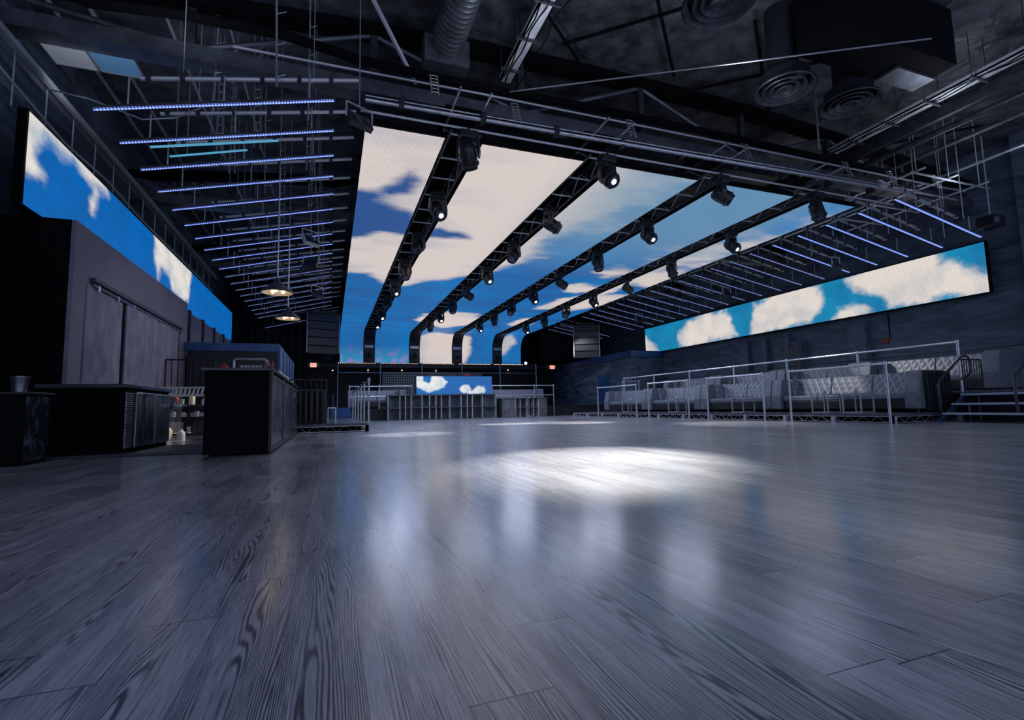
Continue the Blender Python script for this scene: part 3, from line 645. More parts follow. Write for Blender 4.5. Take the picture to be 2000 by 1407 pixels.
tubes('electrical_conduit', 'thin shiny conduit running along the lower edge of the nearest roof truss', 'pipe', 'pipe_grey', [(-1.5, 8.3, 6.22), (2.5, 8.25, 6.24), (6, 8.2, 6.22), (16.5, 8.15, 6.2)], .022)
# purlins and pipes along the room
for k, (x, z, r, m, w) in enumerate(((-4.3, 7.1, .035, 'pipe', 'leftmost'), (-3.75, 7.1, .035, 'pipe', 'second from the left'), (-2.65, 7.1, .03, 'pipe_grey', 'third from the left'), (-1.7, 7.1, .025, 'pipe', 'fourth from the left'), (14.2, 6.7, .05, 'duct', 'rightmost but one'), (15.8, 6.6, .04, 'pipe', 'rightmost'))):
    tag(MB().tube((x, -1, z), (x, 30, z), r, 8).build('ceiling_pipe', m), 'straight pipe running to the back under the dark roof, '+w, 'pipe', 'pipes running along the ceiling')
# X-bracing rods at the roof deck
def rod(x0, y0, x1, y1, z, lab, r=.03, m='matte'): tag(MB().tube((x0, y0, z), (x1, y1, z), r, 6).build('bracing_rod', m), lab, 'rod', 'bracing rods under the roof')
rods = [(4.2, 5.5, 6.6, 7.9, 'left of the round vents'), (6.8, 5.3, 4.0, 7.8, 'left of the round vents, crossing the other'), (7.0, 6.2, 9.6, 8.3, 'behind the round vents'), (9.6, 6.2, 7.2, 8.2, 'behind the round vents, crossing the other'),
        (1.8, 5.9, 4.6, 8.2, 'beside the round duct'), (-1.6, 7.9, .6, 6.0, 'above the left light bars'), (12.5, 7.0, 15, 9.8, 'right of the long beam'), (15.2, 7, 12.6, 9.6, 'right of the long beam, crossing the other')]
for a_, b_, c_, d_, w in rods: rod(a_, b_, c_, d_, 7.25, 'dark bracing rod under the roof '+w)
tag(MB().tube((3.0, 8.0, 6.22), (8.6, 4.45, 6.0), .012, 5).build('tension_cable', 'pipe'), 'long thin shiny cable slanting across the upper ceiling', 'cable')
tag(MB().tube((9.26, 6.88, 5.6), (9.26, 6.88, 7.5), .018, 5).build('support_rod', 'pipe'), 'thin bright upright rod beside the round vents', 'rod')
tag(MB().tube((.2, 7.2, 7.3), (1.35, 8.35, 6.25), .04, 6).build('brace_bar', 'pipe_grey'), 'grey diagonal bar left of the round duct', 'brace')

# ------------------------------------------------------------------ ducts and vents
t = thing('spiral_duct', 'round spiral ceiling duct hanging at the top centre', 'duct', (1.85, 6, 6.7))
b = MB(); pr = []
y = 0.5
while y < 8.0: pr += [(.27, y), (.28, y+.015), (.27, y+.03)]; y += .11
b.lathe(pr, (1.85, 0, 6.85), 24, (0, 1, 0)).build('duct_body', 'duct', t, smooth=True)
MB().box(1.45, 2.25, 8.0, 8.3, 6.5, 7.0).build('end_box', 'duct', t)
def diffuser(x, y, z, lab, r=.5):
    t = thing('round_diffuser', lab, 'vent', (x, y, z), 'round ceiling vents')
    MB().lathe([(r, 0), (r, .02), (r*.86, .1), (r*.8, .25), (r*.5, .3), (r*.5, 1.49)], (x, y, z), 32).build('bell', 'moulded', t, smooth=True)
    for k, (q, h) in enumerate(((.98, 0), (.72, .0), (.5, -.005), (.26, -.01))):
        b = MB().lathe([(r*q, h), (r*(q-.02), h-.015), (r*(q-.14), h+.07), (r*(q-.16), h+.075), (r*(q-.04), h+.01), (r*q, h)] if k < 3 else [(r*q, h), (r*(q-.03), h-.015), (r*.2, h+.02), (0, h+.03)], (x, y, z), 32)
        b.build('cone_ring', 'steel_dark', t, smooth=True)
diffuser(4.97, 4.95, 6.0, 'round ceiling vent cut off by the top edge of the photo')
diffuser(7.49, 6.11, 6.0, 'round ceiling vent, left one of the pair below the black duct box')
diffuser(9.03, 6.04, 6.0, 'round ceiling vent, right one of the pair below the black duct box')
t = thing('plenum_box', 'big matte black duct box above the pair of round vents', 'duct', (9, 5.7, 6.35))
MB().box(7.4, 10.3, 5.0, 5.75, 6.35, 7.4).build('casing', 'matte', t)
MB().box(9.3, 10.3, 5.35, 5.72, 6.3, 6.35).build('filter_grille', 'duct', t)
tag(MB().lathe([(.35, 0), (.35, .15)], (4.97, 4.95, 7.35), 20).build('vent_neck', 'moulded', smooth=True), 'dark round neck above the vent cut off at the top edge', 'duct')
# long silver cable tray at top centre and at right
def tray(x, y0, y1, z, w, lab):
    t = thing('cable_tray', lab, 'cable tray', (x, y0, z), 'silver cable trays')
    MB().box(x-w/2, x+w/2, y0, y1, z, z+.03).box(x-w/2, x-w/2+.02, y0, y1, z, z+.09).box(x+w/2-.02, x+w/2, y0, y1, z, z+.09).build('tray_body', 'tray', t)
    b = MB()
    for i, dx in enumerate((-.09, -.02, .2)):
        b.line([(x+dx+.03*math.sin(q*1.7+i*2)+(.0 if i < 2 else .05), y0+(y1-y0)*q/14, z-.02-.02*math.sin(q*2+i)) for q in range(15)], .012, 5)
    b.each('cable', 'matte', t)
    b = MB(); y = y0+.2
    while y < y1: b.box(x-w/2-.1, x+w/2+.1, y, y+.04, z-.04, z); b.tube((x-w/2-.08, y+.02, z), (x-w/2-.08, y+.02, ZC-.01), .008, 4); b.tube((x+w/2+.08, y+.02, z), (x+w/2+.08, y+.02, ZC-.01), .008, 4); y += .8
    b.each('bracket', 'steel_dark', t)
tray(3.02, 4.5, 8.3, 6.6, .24, 'bright silver cable tray at the top centre of the ceiling')
tray(11.62, 3.5, 8.3, 6.6, .32, 'long silver cable tray at the upper right')
tag(MB().tube((12.6, 2.5, 6.35), (12.4, 14, 6.35), .07, 10).build('sprinkler_main', 'steel_dark', smooth=True), 'thick dark pipe running beside the right cable tray', 'pipe')
tag(MB().box(12.15, 12.3, 3, 14, 6.45, 6.8).build('long_beam', 'steel_dark'), 'long dark beam beside the right cable tray', 'beam')
# hanging threaded rods, right
for k, (x, y, z0) in enumerate(((13.2, 7.5, 5.1), (13.9, 8.6, 4.9), (14.6, 7.3, 4.9), (15.1, 8.0, 4.7), (12.9, 9.4, 5.0), (13.6, 10.6, 4.9))):
    tag(MB().tube((x, y, z0), (x, y, ZC), .013, 5).build('hanging_rod', 'pipe'), 'thin bright rod hanging from the roof over the right light bars, %s' % ordi(k), 'rod', 'hanging rods on the right')
for k, (x, y) in enumerate(((-.75, 7.6), (-1.95, 9.9), (-1.75, 8.6), (-1.3, 9.6), (-.35, 8.4), (-1.9, 10.8), (-1.35, 11.6), (-.45, 10.2), (-.5, 12.4), (-1.2, 13.4))):
    t = thing('hanging_strut', 'slotted steel strut hanging from the roof above the left light bars, %s' % ordi(k), 'strut', (x, y, 5.2), 'hanging struts on the left')
    b = MB().tube((x-.05, y, 5.25), (x-.05+.04*(k % 3-1), y, ZC), .016, 5)
    if k % 2: b.tube((x+.05, y, 5.25), (x+.05-.03*(k % 2), y, ZC), .016, 5)
    b.each('upright', 'pipe', t)
    b = MB(); z = 5.4
    while z < 7.3: b.tube((x-.06, y, z), (x+.06, y, z+.06), .008, 4); z += .16 if k % 2 else .5
    b.each('rung', 'pipe', t)
# left wall strut rack
t = thing('strut_rack', 'pair of long steel channels hung along the left wall above the screen', 'rack', (-4.25, 12, 5.55))
MB().box(-4.3, -4.22, 7.3, 21, 5.6, 5.66).box(-4.18, -4.1, 7.3, 21, 5.6, 5.66).box(-4.12, -4.06, 7.3, 21, 5.52, 5.57).each('channel', 'pipe_grey', t)
b = MB()
for i in range(16): b.tube((-4.2, 7.6+i*.85, 4.8), (-4.2, 7.6+i*.85, 5.6), .012, 5)
b.each('drop_rod', 'pipe_grey', t)
for k in range(5):
    tag(MB().tube((-4.75+.02*k, 5.5, 5.6-.12*k), (-4.6+.02*k, 8.4, 5.55-.12*k), .022, 6).build('wall_conduit', 'pipe_grey'), 'conduit on the left wall before the screen, %s from the top' % ['first', 'second', 'third', 'fourth', 'fifth'][k], 'pipe', 'conduits on the left wall')
tubes('screen_top_cable', 'cable draped along the top edge of the left screen', 'cable', 'pipe_grey', [(-4.1, 6.5, 5.2), (-4.05, 8.0, 4.98), (-4.05, 9.5, 4.86), (-4.0, 11, 4.9), (-4.02, 13, 4.84), (-4.0, 16, 4.86), (-4.0, 20, 4.84)], .018)
# upper-left ceiling panels, screen reflections painted into the pale and blue sheets
for k, (x0, x1, m, w) in enumerate(((-4.45, -3.88, 'panel_pale_reflect', 'left'), (-3.82, -3.22, 'panel_blue_reflect', 'right'))):
    if m not in M: M[m] = mat(m, (.85, .86, .88) if k == 0 else (.25, .55, .85), .3)
    t = thing('ceiling_panel', 'pale square panel hung under the roof at upper left, %s one of two' % w, 'panel', ((x0+x1)/2, 9.7, 6.5), 'square panels at the upper left')
    MB().box(x0, x1, 9.45, 10.08, 6.5, 6.53).build('sheet', m, t)
    MB().box(x0-.02, x0, 9.43, 10.1, 6.49, 6.55).box(x1, x1+.02, 9.43, 10.1, 6.49, 6.55).box(x0, x1, 10.08, 10.1, 6.49, 6.55).build('frame', 'pipe_grey', t)
tubes('loose_cable', 'pale cable sagging between the left channels and first light bar', 'cable', 'pipe', [(-3.9, 8.6, 5.2), (-3.3, 8.3, 5.0), (-2.6, 8.2, 4.75), (-2.2, 8.2, 4.85), (-1.6, 8.0, 5.12)], .012)
# right end frames of the front truss
t = thing('corner_frame', 'bright steel frame where the front pipe meets the right light bars', 'frame', (13.6, 7.9, 5.6))
b = MB()
for y in (7.2, 7.9, 8.8, 9.8): b.tube((12.6, y, 5.75), (15.6, y, 5.75), .025, 6)
for x in (12.8, 14.0, 15.2): b.tube((x, 7.0, 5.8), (x, 10.6, 5.8), .025, 6)
b.each('grid_tube', 'pipe', t)
b = MB()
for x in (12.8, 14.0, 15.2):
    for y in (7.2, 8.8): b.tube((x, y, 5.8), (x, y, ZC), .012, 5)
b.each('hanging_rod', 'pipe_grey', t)
t = thing('projector', 'dark boxy projector on a bracket high at the far right', 'projector', (16.3, 7.6, 5.0))
MB().box(16.1, 16.6, 7.4, 7.8, 4.95, 5.25).build('casing', 'moulded', t, bevel=.02)
MB().lathe([(0, -.03), (.08, -.03), (.1, 0)], (16.2, 7.4, 5.1), 14, (0, 1, 0)).build('lens', 'lens_off', t)
MB().tube((16.35, 7.6, 5.25), (16.35, 7.6, ZC), .02, 6).build('mounting_pole', 'pipe_grey', t)

# ------------------------------------------------------------------ pendants
pend = thing('pendant_lamp', 'wide shallow pendant lamp with warm bulbs hanging on a rod, nearer and larger in view', 'lamp', (-.92, 9.65, 2.63), 'pair of pendant lamps')
MB().lathe([(.03, .27), (.05, .2), (.09, .17), (.27, .02), (.275, 0), (.26, .005), (.08, .15), (.0, .16)], (-.92, 9.65, 2.63), 32).build('shade', 'steel_dark', pend, smooth=True)
MB().lathe([(.255, .0), (.08, .145), (0, .155)], (-.92, 9.65, 2.625), 32).build('reflector', 'cream', pend, smooth=True)
MB().tube((-.92, 9.65, 2.9), (-.92, 9.65, ZC), .012, 8).build('rod', 'pipe', pend)
for i in range(3):
    q = i*2.1+.4
    MB().lathe([(0, -.03), (.03, -.01), (.035, .03), (.015, .07), (0, .08)], (-.92+.1*math.cos(q), 9.65+.1*math.sin(q), 2.65), 12).build('bulb', 'bulb', pend, smooth=True)
dup(pend, (-.95, 12.45, 2.65), 'wide shallow pendant lamp with warm bulbs hanging on a rod, farther and smaller in view')
def plamp(loc):
    l = bpy.data.lights.new('pendant_glow', 'POINT'); l.energy = 1.0; l.color = (1, .85, .7); l.shadow_soft_size = .04
    o = bpy.data.objects.new('pendant_glow', l); C.objects.link(o); o.location = loc
plamp((-.92, 9.65, 2.58)); plamp((-.95, 12.45, 2.6))

# ------------------------------------------------------------------ line arrays
def array(x, y, ztop, rz, lab):
    t = thing('line_array_speaker', lab, 'speaker', (x, y, ztop-1.8), 'hanging speaker stacks')
    z = ztop; tilt = 0; yy = 0
    for k in range(5):
        h = .36; tilt = (.0, .02, .04, .09, .16)[k]
        m = Matrix.Translation((x, y, z)) @ Matrix.Rotation(rz, 4, 'Z') @ Matrix.Translation((0, yy, 0)) @ Matrix.Rotation(tilt, 4, 'X')
        c = MB().prism([(-.7, -.3), (.7, -.3), (.62, .35), (-.62, .35)], 'z', -h+.012, 0).xf(m).build('speaker_cabinet', 'moulded', t, bevel=.01)
        MB().box(-.67, .67, -.315, -.3, -h+.035, -.02).xf(m).build('grille', 'grille', c)
        z -= h*math.cos(tilt)+.004; yy += h*math.sin(tilt)
    m = Matrix.Translation((x, y, ztop)) @ Matrix.Rotation(rz, 4, 'Z')
    MB().box(-.5, .5, -.3, .3, .02, .1).tube((-.4, 0, .1), (-.4, 0, ZC-ztop), .012, 5).tube((.4, 0, .1), (.4, 0, ZC-ztop), .012, 5).xf(m).build('flying_frame', 'steel_dark', t)
    b = MB()
    for s in (-1, 1): b.box(s*.71-.012, s*.71+.012, -.3, -.26, -1.8, .0)
    b.xf(m).each('side_rail', 'pipe', t)
array(-.42, 24.3, 4.95, .28, 'hanging black speaker stack left of the ceiling screens')
array(13.5, 24.6, 5.0, -.5, 'hanging silver-lit speaker stack right of the ceiling screens')
# drapes back left
def drape(x0, x1, y, z0, z1, lab):
    n = int((x1-x0)/.05); vs = []; fs = []
    for i in range(n+1):
        x = x0+(x1-x0)*i/n; d = .09*math.sin(i*.9)+.04*math.sin(i*2.3)
        vs += [(x, y+d, z0), (x, y+d*.8, (z0+z1)/2), (x, y+d*.5, z1)]
    for i in range(n):
        for j in (0, 1): fs.append((i*3+j, i*3+3+j, i*3+4+j, i*3+1+j))
    o = MB().add(vs, fs).build('stage_curtain', 'curtain', smooth=True); m = o.modifiers.new('thick', 'SOLIDIFY'); m.thickness = .01
    tag(o, lab, 'curtain')
drape(-4.6, -1.2, 26.5, 2.0, 7.5, 'tall black pleated curtain in the back left corner')
drape(12.6, 17.1, 29, 3.42, 7.5, 'black curtain above the right rear enclosure')

for k, (x, y, z) in enumerate(((-2.4, 9.04, 4.83), (-1.1, 9.0, 5.1), (-2.3, 9.28, 4.8), (-1.6, 9.2, 4.96))):
    tag(MB().tube((x, y, z), (x, y, ZC), .007, 4).build('tube_hanger', 'pipe_grey'), 'thin hanger of the cyan-tipped tubes, '+('left end of the upper', 'right end of the upper', 'left end of the lower', 'right end of the lower')[k], 'rod', 'hangers of the cyan tubes')
# ------------------------------------------------------------------ left bar building
bt = thing('bar_building', 'tall grey-purple bar block with sliding panels at the left', 'building', (-4.8, 11, 0))
MB().box(-4.85, -3.4, 8.35, 14.1, 0, 3.22).build('black_body', 'matte', bt)
MB().box(-3.4, -3.35, 8.35, 14.1, 2.5, 3.22).box(-3.4, -3.35, 8.35, 14.1, 0, .9).box(-3.4, -3.35, 8.35, 9.0, .9, 2.5).box(-3.4, -3.35, 13.42, 14.1, .9, 2.5).build('front_panel', 'panel2', bt)
MB().box(-3.35, -3.28, 8.85, 13.55, 2.47, 2.53).box(-3.35, -3.30, 8.85, 13.55, 2.40, 2.45).build('sliding_track', 'steel_dark', bt)
for k, (y0, y1) in enumerate(((8.75, 10.05), (10.2, 11.55), (11.57, 13.3))):
    p = MB().box(-3.345 if k else -3.349, -3.31 if k else -3.33, y0, y1, .88, 2.42).build('sliding_panel', 'panel', bt)
    MB().box(-3.32, -3.29, y0+.25, y0+.31, 2.36, 2.45).box(-3.32, -3.29, y1-.31, y1-.25, 2.36, 2.45).each('roller', 'chrome', p)
MB().box(-3.36, -3.33, 13.32, 13.44, .5, 2.5).box(-3.36, -3.335, 10.05, 10.2, .88, 2.4).each('shadow_gap', 'matte', bt)
# back bar counter
t = thing('back_bar_counter', 'black service counter with louvred end and steel doors at the left', 'counter', (-2.9, 8.4, 0))
MB().box(-3.28, -2.42, 7.5, 9.3, .0, .84).build('cabinet_body', 'matte', t)
MB().box(-3.28, -2.38, 7.42, 9.35, .84, .89).build('counter_top', 'counter_top', t, bevel=.006)
g = MB()
for i in range(26): g.box(-2.42, -2.40, 7.53, 7.76, .09+i*.027, .105+i*.027)
lv = MB().box(-2.425, -2.415, 7.51, 7.78, .07, .83).build('louvre_frame', 'matte', t)
g.build('louvre_slats', 'pipe', lv)
for y0, y1 in ((7.82, 8.55), (8.58, 9.28)):
    d = MB().box(-2.42, -2.38, y0, y1, .08, .8).build('steel_door', 'stainless', t, bevel=.006)
    MB().tube((-2.36, y0+.1, .78), (-2.36, y1-.1, .78), .012, 6).build('door_handle', 'chrome', d)
MB().box(-2.38, -2.36, 7.9, 9.3, .845, .875).build('blue_edge_trim', 'blue_lit_tint', t)
t = thing('ice_well', 'tilted steel sink lip sticking out past the counter doors', 'sink', (-2.4, 9.6, .5))
MB().prism([(-2.7, .76), (-2.35, .68), (-2.28, .62), (-2.38, .6), (-2.65, .4)], 'y', 9.37, 9.75).build('basin', 'stainless', t, bevel=.01)
MB().tube((-2.27, 9.4, .64), (-2.27, 9.72, .64), .02, 8).build('speed_rail', 'chrome', t)
MB().box(-2.68, -2.55, 9.45, 9.7, 0, .42).build('pedestal', 'stainless', t)
tag(MB().box(-3.5, -1.45, 7.3, 7.5, 0, .035).box(-2.36, -1.45, 7.5, 9.0, 0, .03).build('floor_curb', 'steel_dark', bevel=.008), 'low raised curb and mat edge in front of the back bar', 'curb')
# wire shelf with bar clutter
t = thing('wire_shelf', 'steel wire shelving full of bar goods between the two counters', 'shelf', (-2.7, 11.6, 0))
b = MB()
for x in (-3.05, -2.25):
    for y in (11.4, 11.8): b.tube((x, y, 0), (x, y, 1.02), .016, 6)
b.each('post', 'chrome', t)
for z in (.12, .42, .66): 
    b = MB().box(-3.05, -2.25, 11.39, 11.41, z, z+.02).box(-3.05, -2.25, 11.79, 11.81, z, z+.02)
    for i in range(14): b.tube((-3.02+i*.058, 11.4, z+.01), (-3.02+i*.058, 11.8, z+.01), .005, 4)
    b.build('shelf_rack', 'chrome', t)
b = MB().box(-3.1, -2.2, 11.36, 11.39, .84, .88).box(-3.1, -2.2, 11.36, 11.39, 1.0, 1.03)
for i in range(12): b.prism([(-3.08+i*.073, .88), (-3.05+i*.073, .88), (-3.02+i*.073, 1.0), (-3.05+i*.073, 1.0)], 'y', 11.365, 11.385)
b.build('slatted_front', 'white', t)
def jar(x, y, z, r, h, m, name, lab, cat):
    tag(MB().lathe([(0, 0), (r, 0), (r*1.02, h*.6), (r*.8, h*.75), (r*.4, h*.85), (r*.42, h), (0, h)], (x, y, z), 14).build(name, m, smooth=True), lab, cat)
jar(-2.88, 11.55, .68, .06, .2, 'amber', 'bottle', 'brown bottle on the top wire shelf', 'bottle')
jar(-2.6, 11.55, .68, .055, .24, 'cream', 'bottle', 'cream coloured bottle on the top wire shelf', 'bottle')
jar(-2.38, 11.6, .68, .06, .14, 'white', 'jar', 'white jar at the right of the top wire shelf', 'jar')
jar(-2.95, 11.5, .44, .07, .18, 'white', 'jug', 'white jug with red mark on the middle wire shelf', 'jug')
jar(-2.72, 11.5, .44, .05, .1, 'cream', 'cup', 'small cream cup on the middle wire shelf', 'cup')
tag(MB().box(-2.6, -2.32, 11.45, 11.75, .445, .52).build('tray_box', 'pipe', bevel=.01), 'flat silver tray on the middle wire shelf', 'tray')
tag(MB().box(-2.55, -2.3, 11.45, 11.75, .145, .34).build('storage_bin', 'steel_dark', bevel=.02), 'dark bin on the bottom wire shelf', 'bin')
b = MB().lathe([(.1, 0), (.13, .2), (.125, .2), (.095, .01)], (-2.85, 11.55, .14), 16)
tag(b.build('bucket', 'white', smooth=True), 'white slatted bucket on the bottom wire shelf', 'bucket')
jar(-2.9, 11.15, 0, .09, .3, 'cream', 'canister', 'cream canister on the floor by the wire shelf', 'canister')
jar(-2.68, 11.2, 0, .07, .22, 'white', 'canister', 'white canister on the floor by the wire shelf', 'canister')
for k in range(6):
    x = -3.0+.13*k; z = (.14, .44, .68)[k % 3]
    tag(MB().lathe([(.03, 0), (.04, .11), (.036, .11), (.027, .01)], (x, 11.44, z), 12).build('bar_glass', 'white' if k % 2 else 'mirror', smooth=True), 'small pale tumbler on the front edge of the wire shelf, %s from the left' % ['leftmost', 'second', 'third', 'fourth', 'fifth', 'sixth'][k], 'glass', 'tumblers on the wire shelf')
# pedestal at far left
t = thing('service_pedestal', 'narrow black cabinet at the far left edge', 'cabinet', (-3.4, 6.8, 0))
MB().box(-3.7, -2.98, 6.6, 7.1, .02, .74).build('body', 'matte', t)
MB().box(-3.72, -2.95, 6.58, 7.12, .74, .765).build('top', 'counter_top', t, bevel=.005)
MB().box(-2.99, -2.975, 6.62, 7.08, .04, .72).each('side_panel', 'counter_front', t)
tag(MB().lathe([(.06, 0), (.075, .14), (.085, .155), (.085, .165), (.07, .16), (.055, .01)], (-3.09, 6.72, .766), 20).build('metal_bin', 'stainless', smooth=True), 'small metal container on the black cabinet at the far left', 'container')

# ------------------------------------------------------------------ island bar
t = thing('island_bar', 'long black bar counter with mottled panelled side standing on the wood floor', 'counter', (-1.03, 9.2, 0))
MB().box(-1.38, -.70, 6.68, 11.8, .02, 1.0).build('body', 'matte', t)
MB().box(-1.42, -.655, 6.63, 11.85, 1.0, 1.035).build('bar_top', 'counter_top', t, bevel=.006)
for y0, y1 in ((6.75, 8.3), (8.4, 10.0), (10.1, 11.75)):
    MB().box(-.70, -.675, y0, y1, .1, .92).each('side_panel', 'counter_front', t)
MB().box(-.7, -.665, 6.66, 6.75, .02, 1.0).box(-.7, -.665, 8.3, 8.4, .02, 1.0).box(-.7, -.665, 10, 10.1, .02, 1.0).box(-.7, -.665, 6.7, 11.8, .92, .96).box(-.7, -.665, 6.7, 11.8, .02, .1).build('panel_moulding', 'black', t, bevel=.004)
# things on the island
t = thing('bar_guard_rail', 'chrome tube guard frame standing on the island bar top', 'rail', (-1, 7, 1.035))
b = MB().line([(-1.22, 7.5, 1.035), (-1.22, 7.5, 1.2), (-1.2, 7.5, 1.22), (-.84, 7.5, 1.22), (-.82, 7.5, 1.2), (-.8, 7.9, 1.05)], .016, 8)
b.build('tube_frame', 'pipe', t)
t = thing('glass_rack', 'crate of upturned glasses behind the chrome frame on the island bar', 'rack', (-1.02, 7.75, 1.035))
MB().box(-1.18, -.86, 7.62, 7.95, 1.035, 1.06).build('crate_base', 'cream', t)
b = MB()
for i in range(7):
    for j in range(3): b.lathe([(.016, 0), (.021, .09), (.019, .09)], (-1.155+i*.046, 7.67+j*.1, 1.062), 8)
b.each('glass', 'mirror', t, smooth=True)
jar(-1.32, 7.4, 1.036, .05, .12, 'red', 'cup', 'red cup at the left on the island bar', 'cup')
for k, (x, y, h, m, w) in enumerate(((-.83, 7.35, .15, 'amber', 'nearest, dark red'), (-.76, 7.5, .17, 'amber', 'second, dark red behind the first'))):
    jar(x, y, 1.036, .028, h, m, 'bottle', 'squeeze bottle on the corner of the island bar, '+w, 'bottle')
for k, (y, w, m) in enumerate(((8.0, 'white napkin caddy', 'white'), (8.6, 'grey straw holder', 'pipe'), (9.3, 'white cup stack', 'white'), (10.0, 'steel shaker', 'pipe'), (10.7, 'white box', 'white'))):
    if k in (0, 4): tag(MB().box(-.8, -.7, y, y+.2, 1.036, 1.10).build('bar_caddy', m, bevel=.008), w+' on the long edge of the island bar', 'caddy')
    else: jar(-.76, y, 1.036, .04, .12, m, 'bar_cup', w+' on the long edge of the island bar', 'cup')

# ------------------------------------------------------------------ behind the bar: mullions, guard rail, canopy
t = thing('glazed_partition', 'grey panelled partition with dark uprights behind the bar block', 'partition', (-3.7, 18, 0))
for k in range(6): MB().box(-3.75, -3.7, 14.3+k*1.55, 15.75+k*1.55, .1, 3.3).build('panel', 'panel2', t)
for k in range(7): MB().box(-3.78, -3.66, 14.15+k*1.55, 14.3+k*1.55, 0, 3.35).build('mullion', 'black', t)
def guard(name, lab, pts, z0, z1, n, m='black', r=.02, rb=.01, base=True):
    t = thing(name, lab, 'railing', pts[0]); pts = [Vector(p) for p in pts]
    b = MB()
    for z in ((z0+.08, z1) if base else (z1,)): b.line([Vector((p.x, p.y, z)) for p in pts], r, 6)
    for p in pts: b.tube((p.x, p.y, z0), (p.x, p.y, z1), r, 6)
    b.build('frame', m, t); b = MB()
    for a_, c_ in zip(pts, pts[1:]):
        for i in range(1, n): q = a_.lerp(c_, i/n); b.tube((q.x, q.y, z0+.08), (q.x, q.y, z1), rb, 4)
    b.each('baluster', m, t); return t
guard('guard_railing', 'black balustrade behind the wire shelf and island bar', [(-3.3, 12.4, 0), (-2.38, 12.4, 0)], .0, 1.66, 8)
t = thing('bar_canopy', 'black booth with blue-lit fascia behind the island bar', 'booth', (-2.2, 15, 0))
MB().box(-3.3, -1.28, 14.0, 19.5, 0, 2.04).build('black_body', 'black', t)
MB().box(-3.35, -1.25, 13.95, 19.5, 2.04, 2.24).build('fascia_beam', 'blue_lit_tint', t)
MB().box(-1.28, -1.25, 14.0, 19.5, .9, 2.04).build('side_board', 'blue_lit_tint', t)
b = MB()
for i in range(5): b.box(-1.27, -1.235, 14.05+i*1.1, 14.1+i*1.1, .9, 2.2)
b.each('side_rib', 'black', t)

# ------------------------------------------------------------------ left VIP platform
def platform(name, lab, x0, x1, y0, y1, z, fascia):
    t = thing(name, lab, 'stage platform', ((x0+x1)/2, y0, 0))
    MB().box(x0, x1, y0, y1, z-.05, z).build('deck', 'deck', t)
    for side, (p, q) in fascia:
        p = Vector(p); q = Vector(q); L = (q-p).length; d = (q-p).normalized(); b = MB()
        b.tube(p+Vector((0, 0, .02)), q+Vector((0, 0, .02)), .01, 5); b.tube(p+Vector((0, 0, z-.06)), q+Vector((0, 0, z-.06)), .01, 5)
        b.each('girder_chord', 'pipe', t); n = max(2, int(L/.16))
        MB().line([p+d*(L*i/n)+Vector((0, 0, z-.06 if i % 2 else .02)) for i in range(n+1)], .006, 4).build('girder_lattice', 'pipe', t)
        b = MB(); m = max(1, int(L/1.2))
        for i in range(m+1):
            c_ = p+d*(L*i/m); b.box(c_.x-.04, c_.x+.04, c_.y-.04, c_.y+.04, 0, z-.05)
        b.each('foot_post', 'pipe_grey', t)
    MB().box(x0+.12, x1-.12, y0+.12, y1-.12, .0, z-.055).build('dark_core', 'matte', t)
    return t
platform('lounge_platform', 'low platform with lattice sides at the left behind the island bar', -1.15, .82, 12.3, 21.5, .2,
         (('front', ((-1.15, 12.3, 0), (.82, 12.3, 0))), ('side', ((.82, 12.3, 0), (.82, 21.5, 0)))))
t = thing('channelled_booth_back', 'black booth with vertical padded channels on the left platform', 'booth', (-.5, 13, .2))
MB().box(-1.12, -.1, 12.75, 13.0, .22, 1.02).build('back_shell', 'leather_black', t)
b = MB()
for i in range(8): b.lathe([(.0, 0), (.062, .01), (.068, .4), (.062, .76), (0, .78)], (-1.05+i*.126, 12.74, .22), 12)
b.each('padded_channel', 'leather_black', t, smooth=True)
MB().box(-1.1, -.15, 13.0, 13.5, .22, .62).build('seat', 'leather_black', t, bevel=.03)
guard('booth_railing', 'thin black rail above the channelled booth', [(-1.12, 12.6, .2), (-.09, 12.6, .2)], .2, 1.24, 9, 'steel_dark', .014, .008)
t = thing('steps', 'blue-lit steps at the back of the left platform', 'steps', (.4, 21.6, .2))
for i in range(3): MB().box(.02, .78, 21.0-0+i*.28, 21.28+i*.28, .2, .33+i*.14).build('tread', 'blue_lit_tint', t, bevel=.01)
t = thing('side_table', 'small pale table on the left platform beside the booth', 'table', (-.02, 13.4, .2))
MB().box(-.06, .14, 13.2, 13.5, .56, .59).build('tabletop', 'pipe', t)
for x in (-.05, .13):
    for y in (13.22, 13.48): MB().box(x-.012, x+.012, y-.012, y+.012, .2, .56).build('leg', 'pipe', t)
def rail(name, lab, pts, z0, z1, mid=None, m='pipe', r=.026, grp=None, zs=None):
    t = thing(name, lab, 'railing', (pts[0][0], pts[0][1], z0), grp); b = MB()
    top = [Vector((p[0], p[1], z1)) for p in pts]; b.line(top, r, 10)
    b.build('top_rail', m, t)
    if mid: MB().line([Vector((p[0], p[1], mid)) for p in pts], r*.8, 8).build('middle_rail', m, t)
    for p in pts:
        q = MB().tube((p[0], p[1], p[2] if len(p) > 2 else z0), (p[0], p[1], z1), r, 10)
        q.build('post', m, t)
        MB().lathe([(0, .05), (.03, .045), (.036, .02), (.036, -.03), (.03, -.035)], (p[0], p[1], z1), 12).build('corner_fitting', m, t, smooth=True)
    return t
rail('side_railing', 'steel railing along the right edge of the left platform', [(.86, 12.35), (.86, 14.1), (.86, 15.6), (.86, 17.2), (.86, 19.2), (.86, 21.3)], .0, 1.22)

